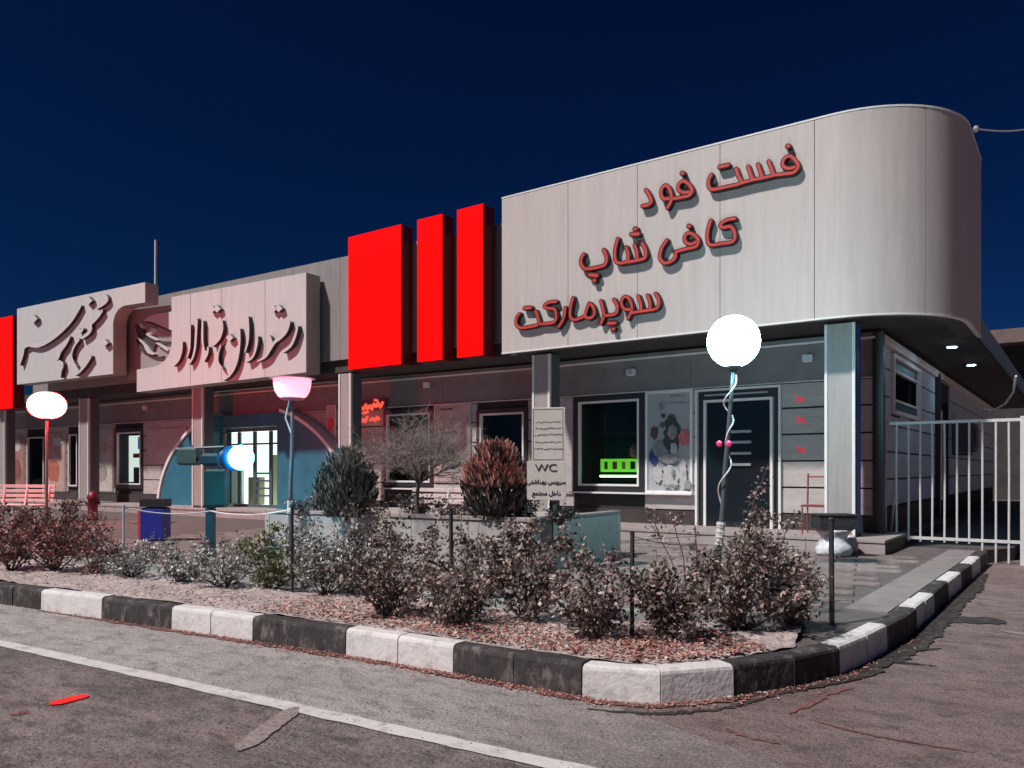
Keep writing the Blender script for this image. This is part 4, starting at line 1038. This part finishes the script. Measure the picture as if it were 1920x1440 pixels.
# ---------------------------------------------------------------- plants
LM = {}
def leafset(key, cols):
    if key not in LM: LM[key] = [mat('leaf_%s_%s' % (key, 'abcd'[i]), c, .6, var=.2, scale=30) for i, c in enumerate(cols)]
    return LM[key]
leafset('rose', [(.17,.125,.11), (.40,.27,.235), (.07,.062,.05), (.56,.46,.41)])
leafset('redrose', [(.20,.09,.075), (.52,.17,.13), (.08,.05,.045), (.50,.30,.26)])
leafset('grey', [(.32,.31,.285), (.62,.60,.57), (.15,.15,.13), (.75,.74,.71)])
leafset('green', [(.15,.17,.08), (.34,.36,.17), (.08,.09,.06), (.46,.45,.36)])
leafset('hedge', [(.10,.09,.08), (.28,.22,.20), (.05,.055,.05), (.42,.34,.31)])
def leaf(mb, p, s, mi):
    a = Vector((random.gauss(0,1), random.gauss(0,1), random.gauss(0,1))).normalized(); b = a.cross(Vector((random.gauss(0,1), random.gauss(0,1), random.gauss(0,1))))
    if b.length < 1e-3: return
    b.normalize(); c = a.cross(b)
    mb.add([p, p+a*s*.5+b*s*.3+c*s*.08, p+a*s, p+a*s*.5-b*s*.3+c*s*.08], [(0,1,2),(0,2,3)], mi)
def shrub(label, p, width, height, n, key, seed, name='rose_bush', stems=7, lsize=.042, group='rose bushes along the kerb bed', lean=(0,0), clump=.085, start=.22, cat='bush', wts=(5,3,4,1)):
    random.seed(seed); rt = empty(name, label, cat, group); st = MB(); fo = MB(); tips = []
    for k in range(stems):
        a = 2*math.pi*(k+random.random()*.7)/stems; rr_ = width/2*random.uniform(.2,1.2); h = height*random.uniform(.5,1.2)*(1-.25*(rr_/(width/2))**2)
        pts = []
        for i in range(6):
            t = i/5; pts.append(p+Vector((math.cos(a)*rr_*t**.8+lean[0]*t+random.uniform(-.02,.02), math.sin(a)*rr_*t**.8+lean[1]*t+random.uniform(-.02,.02), h*t)))
        st.tube(pts, [.010*(1-.8*i/5) for i in range(6)], 4)
        tips.append(pts)
        for b_ in range(4):
            i = random.randint(1,4); q = pts[i]; d = Vector((random.uniform(-1,1), random.uniform(-1,1), random.uniform(.1,1))).normalized()*random.uniform(.12,.34)*height
            pp = [q, q+d*.5+Vector((0,0,.02)), q+d]; st.tube(pp, [.006,.004,.002], 3); tips.append(pp)
    cl = []
    while len(cl) < n/8:
        pp = random.choice(tips); i = random.randint(0, len(pp)-2); q = pp[i].lerp(pp[i+1], random.random())
        if (q.z-p.z)/height < start*random.random()*1.6: continue
        cl.append((q, random.choices(range(4), wts)[0], random.uniform(.5,1.2)))
    for (q, mi0, rs_) in cl:
        for _ in range(8):
            d = Vector((random.gauss(0,1), random.gauss(0,1), random.gauss(0,.8)))*clump*rs_*.55
            v = q+d
            if v.z < p.z+.01: v.z = p.z+random.uniform(.01,.05)
            leaf(fo, v, lsize*random.uniform(.6,1.25), mi0 if random.random() < .45 else random.choices(range(4), wts)[0])
    st.build('stems', M['bark'], rt); fo.build('foliage', LM[key], rt)
    return centre(rt)
G0 = .205
bushes = [
 ('reddish rose bush at the left edge of the kerb bed', 20, 1072, .95, .78, 1500, 'redrose', 8),
 ('dense red tinted rose bush under the red glowing lamp', 105, 1074, .95, .80, 1500, 'redrose', 8),
 ('small red brown rose bush right of the red glowing lamp', 178, 1080, .7, .62, 900, 'redrose', 6),
 ('low straggly pale bush in front of the blue litter bin', 245, 1086, .62, .45, 600, 'grey', 6),
 ('pale grey bush left of the teal lamp post', 335, 1096, .6, .5, 700, 'grey', 6),
 ('pale grey bush just right of the teal lamp post', 425, 1104, .62, .52, 800, 'grey', 7),
 ('yellowish green bush left of the thin rod by the pink lamp', 505, 1110, .5, .58, 900, 'green', 7),
 ('greyish rose bush right of the thin rod by the pink lamp', 610, 1118, .8, .66, 1200, 'grey', 8),
 ('pinkish grey rose bush in front of the planter middle', 735, 1158, .85, .76, 1700, 'rose', 9),
 ('low dark rose bush below the dark stake of the planter', 855, 1176, .62, .52, 1100, 'rose', 8),
 ('tall rose bush in front of the planter corner and notice boards', 985, 1172, .88, .74, 1900, 'rose', 9),
 ('small rose bush left of the wired stake', 1118, 1204, .5, .60, 900, 'rose', 6),
 ('rounded rose bush right of the wired stake', 1250, 1206, .52, .62, 1300, 'rose', 8),
 ('wide dark rose bush below the white globe lamp', 1385, 1188, .86, .64, 2000, 'rose', 10),
 ('rose bush with drooping right side beside the last stake', 1480, 1178, .5, .55, 800, 'rose', 6),
]
for i, (lab, px, py, wd, ht, n, key, stn) in enumerate(bushes):
    shrub(lab, ground(px, py, G0), wd*1.24, ht*1.04, int(n*1.9), key, 100+i, stems=stn+4)
# second row behind
for i, (lab, px, py, wd, ht, n, key) in enumerate([
 ('back row rose bush behind the red brown one', 140, 1045, .8, .5, 800, 'redrose'),
 ('back row grey bush beside the thin rod', 570, 1080, .9, .55, 1000, 'grey'),
 ('back row pinkish bush hiding the planter foot', 690, 1105, .9, .62, 1300, 'rose'),
 ('back row rose bush behind the dark stake', 900, 1130, .8, .62, 1200, 'rose'),
 ('back row dark bush behind the wide rose bush', 1430, 1140, .7, .62, 900, 'rose')]):
    shrub(lab, ground(px, py, G0), wd*1.15, ht*1.25, int(n*1.7), key, 200+i, stems=10)
# tall sprig reaching up over the door, thin bare shoots
random.seed(44)
rt = empty('tall_rose_shoot', 'single tall leafy rose shoot reaching up in front of the black door', 'plant'); st = MB(); fo = MB()
d_ = 6.3; sp = [(1385,1060),(1400,1000),(1408,965),(1418,925),(1432,895),(1441,868)]
pts = catmull([at_depth(x, y, d_) for x, y in sp], 4); st.tube(pts, [.007*(1-.7*i/(len(pts)-1)) for i in range(len(pts))], 4)
for i, q in enumerate(pts):
    for _ in range(max(2, int(34*(1-i/len(pts))**1.3))):
        leaf(fo, q+Vector((random.gauss(0,.035), random.gauss(0,.035), random.gauss(0,.03))), random.uniform(.02,.042), random.choices(range(4),(4,3,4,2))[0])
st.build('stems', M['bark'], rt); fo.build('foliage', LM['rose'], rt); centre(rt)
rt = empty('thin_rose_shoots', 'thin bare reddish shoots with few leaves between the wired stake and the globe lamp', 'plant'); st = MB(); fo = MB()
for sp in ([(1275,1120),(1262,1060),(1238,1010),(1222,985)], [(1285,1120),(1282,1050),(1268,1000),(1262,968)], [(1305,1100),(1306,1040),(1303,985)], [(1240,1010),(1225,975),(1218,960)]):
    pts = catmull([at_depth(x, y, 6.0) for x, y in sp], 4); st.tube(pts, .0045, 4)
    for q in pts[-5:]:
        for _ in range(7): leaf(fo, q+Vector((random.gauss(0,.03), random.gauss(0,.03), random.gauss(0,.02))), random.uniform(.02,.04), random.choices(range(4),(2,3,2,3))[0])
st.build('stems', mat('red_shoot', (.25,.07,.06), .7), rt); fo.build('foliage', LM['rose'], rt); centre(rt)
# planter plants
for i, (lab, px, d_, wd, ht, n, key) in enumerate([
 ('low dark planter shrub below the round green one', 590, 11.2, .8, .40, 700, 'hedge'), ('planter shrub at the left of the bench', 690, 10.7, .8, .42, 800, 'rose'),
 ('low planter shrub under the bare tree', 775, 10.4, .75, .32, 700, 'hedge'), ('low planter shrub in front of the bench', 850, 10.1, .75, .34, 800, 'rose'),
 ('dark planter shrub below the reddish conifer', 925, 9.9, .75, .34, 800, 'hedge'), ('planter shrub left of the WC board', 985, 9.7, .5, .44, 600, 'rose'), ('dark planter shrub under the WC board', 1050, 9.5, .5, .28, 500, 'hedge')]):
    q = ray(px)*d_; shrub(lab, Vector((q.x, q.y, .74)), wd, ht, n, key, 300+i, name='planter_shrub', stems=7, group='low shrubs in the stone planter', lsize=.045)
def conifer(label, px, d_, wd, ztop_, seed, cols, tipred, z0=.75):
    random.seed(seed); q = ray(px)*d_; p = Vector((q.x, q.y, z0)); rt = empty('conifer', label, 'shrub'); fo = MB(); H = ztop_-z0
    n = 2600
    for i in range(n):
        a = random.uniform(0, 2*math.pi); t = random.random()**.8; prof = math.sin(math.pi*min(1, .16+.84*t))**.65 if t < .9 else .45*(1-t)/.1+.12
        r_ = wd/2*prof*math.sqrt(random.uniform(.3,1)); b0 = p+Vector((math.cos(a)*r_, math.sin(a)*r_, H*t*.9))
        L = random.uniform(.05,.17); d = Vector((math.cos(a)*.45+random.gauss(0,.2), math.sin(a)*.45+random.gauss(0,.2), 1)).normalized(); w_ = random.uniform(.014,.026)
        s_ = Vector((-math.sin(a), math.cos(a), 0))*w_; o_ = Vector((math.cos(a), math.sin(a), 0))*w_*.6
        mi = random.choice((0,1,0,2)) if (t < tipred or random.random() < .25) else random.choice((3,3,1))
        m_ = b0+d*L*.5
        fo.add([b0, m_+s_+o_, b0+d*L, m_-s_+o_, m_-o_], [(0,1,2),(0,2,3),(0,4,2)], mi)
    fo.build('foliage', cols, rt); st = MB(); st.tube([p-Vector((0,0,.02)), p+Vector((0,0,H*.6))], [.03,.01], 6); st.build('trunk', M['bark'], rt)
    return centre(rt)
conifer('rounded green grey conifer at the left of the planter', 650, 10.6, .80, 1.71, 61, [mat('con_a',(.17,.18,.16),.8), mat('con_b',(.34,.325,.30),.8), mat('con_c',(.06,.075,.065),.8), mat('con_d',(.46,.41,.38),.8)], .75)
conifer('pointed dark conifer with reddish upper sprays left of the notice boards', 930, 9.7, .80, 1.79, 62, [mat('cor_a',(.045,.045,.038),.8), mat('cor_b',(.22,.14,.12),.8), mat('cor_c',(.03,.03,.026),.8), mat('cor_d',(.72,.32,.26),.8)], .45)
# bare twiggy tree
random.seed(77); rt = empty('bare_tree', 'small bare twiggy tree in the planter before the dark windows', 'tree')
tr = MB(); tw = MB(); q = ray(783)*10.2; base = Vector((q.x, q.y, .74))
top = base+Vector((.02,.0,.55)); tr.tube([base, base+Vector((-.01,0,.3)), top], [.032,.026,.022], 8)
tot = 0
def grow(p, d, L, r, lev):
    global tot
    tot += 1
    pts = [p]; dd = d.copy()
    for i in range(3):
        dd = (dd+Vector((random.gauss(0,.16), random.gauss(0,.16), random.gauss(0,.10)))).normalized(); pts.append(pts[-1]+dd*L/3)
    (tr if lev < 2 else tw).tube(pts, [r*(1-.5*i/3) for i in range(4)], 5 if lev < 2 else 3, cap=False)
    if lev >= 5: return
    for k in range(5 if lev < 3 else 3):
        i = random.choice((1,2,3)); nd = (dd+Vector((random.gauss(0,.62), random.gauss(0,.62), random.gauss(.0,.35)))).normalized()
        grow(pts[i], nd, L*random.uniform(.55,.82), r*.58, lev+1)
for k in range(7):
    a = 2*math.pi*k/7; grow(top-Vector((0,0,.08*random.random())), Vector((math.cos(a)*1.0, math.sin(a)*1.0, .72)).normalized(), .46, .014, 0)
tr.build('trunk', M['bark'], rt); tag(tw.build('twigs', M['twig'], rt), kind='stuff'); centre(rt)

# fallen leaves and dry litter on the soil and at the kerb foot
random.seed(15); lit = MB()
lm = [mat('litter_a', (.46,.17,.13), .8), mat('litter_b', (.52,.33,.27), .8), mat('litter_c', (.20,.09,.075), .8), mat('litter_d', (.55,.45,.40), .8)]
for i in range(13000):
    s_ = s0-8+random.random()**.6*12.0 if random.random() < .8 else s0+random.uniform(-3,4)
    if s_ > s_end-.2 or (s_ < s0-3.2 and random.random() < .72): continue
    o_ = .16+abs(random.gauss(0,.45))
    if o_ > 1.35: continue
    p = at_s(s_)+nrm(s_)*o_; z = .215+.03*math.sin(math.pi*min(1, o_/1.4))
    a = random.uniform(0, 6.28); L = random.uniform(.012,.042); w_ = L*random.uniform(.15,.4); c_, n__ = math.cos(a), math.sin(a)
    dz = random.uniform(-.006,.012)
    red = s_ > s0-3.5
    lit.add([(p.x-c_*L/2, p.y-n__*L/2, z), (p.x+n__*w_, p.y-c_*w_, z+.008+dz), (p.x+c_*L/2, p.y+n__*L/2, z+dz+.004), (p.x-n__*w_, p.y+c_*w_, z+.006)], [(0,1,2,3)], random.choices(range(4), (6,4,3,2) if red else (1,2,3,4))[0])
for i in range(2200):
    s_ = s0+random.gauss(-1.2,2.0); o_ = -abs(random.gauss(0,.06))-.005
    p = at_s(s_)+nrm(s_)*o_; a = random.uniform(0, 6.28); L = random.uniform(.008,.026); w_ = L*.35; c_, n__ = math.cos(a), math.sin(a)
    lit.add([(p.x-c_*L/2, p.y-n__*L/2, .012), (p.x+n__*w_, p.y-c_*w_, .016), (p.x+c_*L/2, p.y+n__*L/2, .014), (p.x-n__*w_, p.y+c_*w_, .02)], [(0,1,2,3)], random.choices(range(4), (7,2,3,1))[0])
tag(lit.build('leaf_litter', lm), 'dry reddish leaf litter strewn over the bed and along the kerb', 'leaf litter', kind='stuff')
# pebbles and crumbs on the road
random.seed(16); pe = MB()
for i in range(900):
    q = ground(random.uniform(-50,1950), random.uniform(1240,1470), 0) if random.random() < .8 else ground(random.uniform(1600,1920), random.uniform(1100,1250), 0)
    if q.y > 4.0 and q.x < -1.5: continue
    r_ = random.uniform(.002,.0055); pe.lathe((q.x, q.y, .002), [(r_,0),(r_*.9,r_*.7),(r_*.3,r_)], 5)
tag(pe.build('road_grit', mat('grit', (.16,.12,.11), .9, var=.5, scale=60)), 'scattered grit on the asphalt', 'grit', kind='stuff')

# ---------------------------------------------------------------- lamps
def lamp_emit(name, col, s): return mat(name, (.8,.8,.8), .4, emit=col, estr=s, var=0)
def pole(rt, base, top, m, r0=.035, r1=.022, wrapz=None, seed=0):
    random.seed(seed); mb = MB(); pts = [base.lerp(top, t/6)+Vector((random.uniform(-.006,.006),)*2+(0,)) for t in range(7)]; pts[0] = base; pts[-1] = top
    mb.tube(pts, [r0+(r1-r0)*t/6 for t in range(7)], 10); mb.build('pole', m, rt, True)
    mb = MB(); mb.lathe(base, [(.09,0),(.09,.02),(.05,.04),(.045,.25)], 12); mb.build('base', M['iron'], rt)
    if wrapz:
        mb = MB(); N_ = 9
        for i in range(N_):
            t = wrapz[0]+(wrapz[1]-wrapz[0])*i/N_; q = base.lerp(top, t); mb.tube([q, base.lerp(top, t+(wrapz[1]-wrapz[0])/N_*1.05)], [.052+random.uniform(-.006,.01), .048], 9)
        mb.build('cloth_wrap', M['clothw'], rt)
lg = empty('globe_lamp', 'white glowing globe lamp on a slim pole in front of the black door', 'street lamp')
p0 = ground(1345, 1070, .2); dG = 9.3; pG = at_depth(1375.5, 640, dG)
pole(lg, p0, pG-Vector((0,0,.30)), mat('pole_green', (.09,.11,.12), .5), wrapz=(.13,.24), seed=1)
mb = MB(); r_ = .305; mb.lathe(pG, [(r_*math.sin(math.pi*i/18)+.001, -r_*math.cos(math.pi*i/18)) for i in range(19)], 32); gl = mb.build('globe', lamp_emit('globe_white', (.42,.88,1.0), 50), lg, True)
mb = MB(); mb.lathe(pG-Vector((0,0,.36)), [(.03,0),(.06,.03),(.09,.07)], 12); mb.build('globe_holder', M['iron'], lg)
mb = MB(); sp = []
for i in range(60):
    t = .18+.78*i/59; q = p0.lerp(pG-Vector((0,0,.3)), t); a = t*26+math.sin(t*9); rr_ = .05+.03*math.sin(t*17); sp.append(q+Vector((math.cos(a)*rr_, math.sin(a)*rr_, 0)))
mb.tube(sp, .010, 5); mb.build('wound_cable', M['trim'], lg)
PK = mat('pink_ribbon', (.85,.08,.22), .6, emit=(1,.05,.2), estr=.25)
for dx in (-.06, .09):
    q = at_depth(1356+dx*120, 833, dG-.1); mb = MB(); mb.lathe(q-Vector((0,0,.03)), [(.01,0),(.032,.02),(.036,.05),(.01,.075)], 9); mb.build('pink_bud', PK, lg)
centre(lg)
lp_ = empty('bowl_lamp', 'pink glowing bowl lamp with flat cap on a slim pole before the entrance', 'street lamp')
dP = 10.9; pP = at_depth(548, 727, dP); p0 = ray(544)*dP; p0 = Vector((p0.x, p0.y, .2))
pole(lp_, p0, pP-Vector((0,0,.18)), mat('pole_pale', (.14,.13,.145), .5), .035, .026, (.28,.36), 2)
mb = MB(); mb.lathe(pP, [(.13,-.15),(.19,-.125),(.235,-.05),(.255,.05),(.258,.12)], 28); mb.build('bowl', lamp_emit('bowl_pink', (1.0,.30,.42), 1.5), lp_, True)
mb = MB(); mb.lathe(pP+Vector((0,0,.122)), [(.31,0),(.31,.010),(.12,.03)], 28); mb.build('cap', mat('lamp_cap', (.5,.30,.32), .5), lp_)
mb = MB(); mb.lathe(pP-Vector((0,0,.155)), [(.157,-.012),(.157,.012)], 20); mb.build('rim', mat('lamp_rim', (.5,.1,.15), .5), lp_)
mb = MB(); mb.tube([pP+Vector((-.03,-.03,-.18)), pP+Vector((-.08,-.05,-.42)), pP+Vector((0,-.02,-.62))], .012, 5); mb.build('wound_cable', M['trim'], lp_)
centre(lp_)
lr = empty('red_glow_lamp', 'squat glowing lamp with strong red light at the left under the far left sign', 'street lamp')
dR = 17.0; pR = at_depth(88, 760, dR); p0 = ray(87)*dR; p0 = Vector((p0.x, p0.y, .2))
pole(lr, p0, pR-Vector((0,0,.27)), mat('pole_red', (.30,.20,.20), .5), .035, .026, None, 3)
mb = MB(); mb.lathe(pR, [(.375*math.sin(math.pi*i/16)**.8+.001, -.285*math.cos(math.pi*i/16)) for i in range(17)], 28); mb.build('globe', lamp_emit('globe_red', (1.0,.03,.035), 60), lr, True)
mb = MB(); mb.lathe(pR-Vector((0,0,.34)), [(.03,0),(.05,.03),(.08,.07)], 12); mb.build('globe_holder', M['iron'], lr)
centre(lr)
# teal lamp on a post
lt = empty('teal_lamp_post', 'teal post carrying a blue box and a dazzling white teal lamp before the entrance', 'lamp post')
TL = mat('teal_paint', (.012,.085,.12), .45, var=.15, scale=5); dT = 10.4
q = ray(395)*dT; b0 = Vector((q.x, q.y, .2))
mb = MB(); mb.box(b0+Vector((0,0,.55)), (.10,.10,1.1), RT.to_3d() if hasattr(RT,'to_3d') else (1,0,0)); mb.build('post', TL, lt)
ur = Vector((RT.x, RT.y, 0))
mb = MB(); mb.box(at_depth(407, 915, dT), (.27,.20,.50), ur, bev=.03); mb.build('box', mat('teal_box', (.006,.085,.10), .4, var=.2, scale=4), lt)
mb = MB(); mb.box(at_depth(398, 862, dT+.1), (.24,.2,.17), ur, bev=.04); mb.build('upper_box', TL, lt)
mb = MB(); mb.tube([at_depth(418, 862, dT-.12), at_depth(434, 859, dT-.2)], [.11,.165], 16); mb.build('lamp_housing', mat('lamp_blue', (.0,.08,.25), .4), lt, True)
mb = MB(); r_ = .16; pT = at_depth(452, 858, dT-.22); mb.lathe(pT, [(r_*math.sin(math.pi*i/14)+.001, -r_*math.cos(math.pi*i/14)) for i in range(15)], 24); mb.build('lens', lamp_emit('teal_glare', (.10,.72,1.0), 32), lt, True)
mb = MB(); mb.box(at_depth(356, 856, dT+.3), (.26,.24,.24), ur, bev=.03); mb.build('hood', mat('hood_green', (.07,.14,.135), .5), lt)
mb = MB(); mb.tube([at_depth(330, 842, dT+.3), at_depth(420, 838, dT+.1)], .02, 6); mb.build('top_rail', TL, lt)
mb = MB(); mb.tube([at_depth(358, 835, dT+.3), at_depth(374, 868, dT+.2)], .018, 6); mb.build('stay', TL, lt)
centre(lt)

# ---------------------------------------------------------------- bed stakes with rope
def stake(label, px, pyb, pyt, m, r=.016):
    b_ = ground(px, pyb, G0); d = F*(CAMZ-G0)/(pyb-HY); t_ = at_depth(px, pyt, d); t_.x, t_.y = b_.x+random.uniform(-.01,.01), b_.y
    mb = MB(); mb.tube([b_-Vector((0,0,.05)), t_], r, 7); mb.lathe(t_, [(r*1.2,0),(r*1.2,.012),(r*.3,.02)], 7)
    tag(mb.build('stake', m), label, 'stake', 'thin stakes of the bed fence'); return t_
random.seed(30)
t1 = stake('pale thin stake near the blue litter bin holding a white rope', 232, 1060, 948, M['galv'])
t2 = stake('dark thin rod rising from the bushes beneath the pink lamp', 548, 1116, 950, M['iron'])
t3 = stake('dark stake in front of the planter below the bench', 847, 1135, 955, M['iron'], .018)
t4 = stake('dark stake with wires between two rose bushes', 1185, 1196, 1000, M['iron'])
t5 = stake('dark stake at the right end of the bed by the kerb', 1560, 1170, 975, M['iron'], .02)
def sag(a, b, s, n=14): return [a.lerp(b, i/n)-Vector((0,0,s*4*(i/n)*(1-i/n))) for i in range(n+1)]
mid = at_depth(395, 958, dT-.1)
mb = MB(); mb.tube(sag(t1-Vector((0,0,.02)), mid, .06)+sag(mid, t2-Vector((0,0,.03)), .05)[1:], .009, 5)
tag(mb.build('white_rope', M['trim']), 'white rope sagging between stakes and the teal lamp post', 'rope')
mb = MB(); mb.tube(sag(t4-Vector((0,0,.02)), at_depth(1300, 1022, 6.5), .02), .003, 4); mb.tube(sag(t4-Vector((0,0,.05)), at_depth(1340, 1003, 9.2), .0), .003, 4)
tag(mb.build('fence_wire', M['iron']), 'thin wires running from the wired stake to the globe lamp pole', 'wire')

# ---------------------------------------------------------------- benches
def bench(label, c, L, u, seat=.44, back=.86, z=.2):
    rt = empty('slatted_bench', label, 'bench', 'slatted benches on the pavement'); u = Vector(u).normalized(); n = Vector((u.y, -u.x, 0))
    SL = mat('bench_slat', (.62,.50,.47), .6, var=.12, scale=8); c = Vector((c[0], c[1], z))
    for k in range(4): boxo('seat_slat', SL, c+n*(.05+k*.105)+Vector((0,0,seat)), (L, .085, .03), u, rt, .005)
    for k in range(4): boxo('back_slat', SL, c-n*(.06+k*.018)+Vector((0,0,seat+.09+k*.105)), (L, .03, .07), u, rt, .005)
    for s_ in (-1, 0, 1):
        mb = MB(); b_ = c+u*s_*(L/2-.12)
        mb.tube([b_+n*.38, b_+n*.38+Vector((0,0,seat-.02)), b_+n*.0+Vector((0,0,seat-.02)), b_-n*.10+Vector((0,0,back))], .018, 6); mb.tube([b_-n*.04, b_+n*.0+Vector((0,0,seat-.02))], .018, 6)
        mb.build('leg_frame', M['trim'], rt)
    return centre(rt)
q = ray(835)*14.0; bench('pale slatted bench behind the planter under the bare tree', (q.x, q.y), 1.75, (1,.02,0))
q = ray(46)*17.6; bench('pale slatted bench at the left edge behind the red tinted bushes', (q.x, q.y), 1.3, (1,.6,0))

# ---------------------------------------------------------------- bins, hydrant, chair, sacks
lb = empty('litter_bin', 'blue litter bin with red left side and dark lid near the white rope', 'bin')
dB = 13.3; c = ray(292)*dB; c = Vector((c.x, c.y, .2)); ur = Vector((RT.x, RT.y, 0))
mb = MB(); mb.box(c+Vector((0,0,.30)), (.36,.34,.56), ur, bev=.03); mb.build('body', mat('bin_blue', (.02,.03,.30), .4, var=.1), lb)
mb = MB(); mb.box(c-ur*.2+Vector((0,0,.30)), (.05,.32,.5), ur, bev=.01); mb.build('side_panel', mat('bin_red', (.55,.06,.06), .5), lb)
mb = MB(); mb.prism([(c+ur*a+Vector((-RT.y,RT.x,0))*b_)[:2] for a, b_ in ((-.19,-.18),(.19,-.18),(.19,.18),(-.19,.18))], .79, .92); mb.build('lid', M['dframe'], lb)
centre(lb)
hy = empty('fire_hydrant', 'dark red round topped post by the left pillar', 'hydrant')
c = ray(174)*19.0; c = Vector((c.x, c.y, .19)); mb = MB(); mb.lathe(c, [(.14,0),(.14,.05),(.11,.07),(.11,.5),(.13,.52),(.13,.57),(.10,.66),(.03,.72)], 16); mb.build('body', mat('hydrant_red', (.09,.015,.02), .4), hy, True)
mb = MB(); mb.box(c+Vector((0,0,.42)), (.34,.08,.08), ur, bev=.02); mb.build('outlet', mat('hydrant_red2', (.07,.015,.018), .4), hy); centre(hy)
tb = empty('waste_bin', 'black topped bin with white plastic bag hanging over its sides near the right pillar', 'bin')
dW = 10.9; c = ray(1563)*dW; c = Vector((c.x, c.y, .205))
random.seed(12)
mb = MB(); nK = 26; nz = 9; vs = []; fs = []
for j in range(nz):
    z = .02+.36*j/(nz-1); r0_ = .20+.03*math.sin(j*.9)+.015*j/nz
    for k in range(nK):
        a = 2*math.pi*k/nK; rr_ = r0_*(1+.10*math.sin(a*4+j*.7)+random.uniform(-.05,.05)); vs.append(c+Vector((rr_*math.cos(a), rr_*.85*math.sin(a), z)))
for j in range(nz-1):
    for k in range(nK): fs.append((j*nK+k, j*nK+(k+1)%nK, (j+1)*nK+(k+1)%nK, (j+1)*nK+k))
fs.append(tuple(range(nK-1,-1,-1))); fs.append(tuple(range((nz-1)*nK, nz*nK))); mb.add(vs, fs)
BAG = mat('plastic_bag', (.72,.70,.72), .35, var=.1, scale=20, bump=.6, bscale=14, spots=.75, sscale=9, scol=(.03,.03,.035)); mb.build('bag', BAG, tb, True)
mb = MB(); mb.box(c+Vector((0,0,.49)), (.50,.34,.21), ur, bev=.03); mb.build('rim_box', mat('bin_mesh', (.025,.025,.028), .6, var=.6, scale=40, bump=1, bscale=60), tb)
mb = MB()
for (zz, tt_) in ((.585,.02),(.40,.015)):
    for sg in (-1,1):
        mb.box(c+Vector((0,0,zz))+Vector((-RT.y,RT.x,0))*sg*.175, (.53,.02,tt_), ur); mb.box(c+Vector((0,0,zz))+ur*sg*.255, (.02,.33,tt_), ur)
mb.build('rim', M['iron'], tb); centre(tb)
sk = MB(); c2 = ray(1592)*11.3; c2 = Vector((c2.x, c2.y, .205)); random.seed(13)
vs = []; fs = []
for j in range(7):
    t = j/6; r0_ = .13*math.sin(math.pi*(.15+.8*t))**.6
    for k in range(16):
        a = 2*math.pi*k/16; vs.append(c2+Vector((r0_*math.cos(a)*(1+random.uniform(-.14,.14)), r0_*math.sin(a), .28*t)))
for j in range(6):
    for k in range(16): fs.append((j*16+k, j*16+(k+1)%16, (j+1)*16+(k+1)%16, (j+1)*16+k))
fs += [tuple(range(15,-1,-1)), tuple(range(96,112))]; sk.add(vs, fs)
tag(sk.build('plastic_sack', BAG, None, True), 'crumpled white plastic sack on the pavement beside the black topped bin', 'sack')
rc = empty('thin_chair', 'thin rust red metal chair by the boards left of the right pillar', 'chair'); RM = mat('rust_red', (.22,.04,.035), .6)
c = Vector((on_line(1530, 12.9, 0)[0], 12.9, .40)); mb = MB()
for (dx, dy) in ((-.17,-.15),(.17,-.15),(-.17,.15),(.17,.15)): 
    mb = MB(); mb.tube([c+Vector((dx,dy,0)), c+Vector((dx,dy,.42))], .012, 6); mb.build('leg', RM, rc)
boxo('seat', RM, c+Vector((0,0,.44)), (.38,.34,.03), parent=rc); mb = MB(); mb.tube([c+Vector((.17,.15,.46)), c+Vector((.17,.18,.95))], .014, 6); mb.tube([c+Vector((-.17,.15,.46)), c+Vector((-.17,.18,.95))], .014, 6); mb.tube([c+Vector((-.17,.18,.9)), c+Vector((.17,.18,.9))], .014, 6); mb.build('backrest', RM, rc); centre(rc)
print('leaves etc done', len(bpy.data.objects))
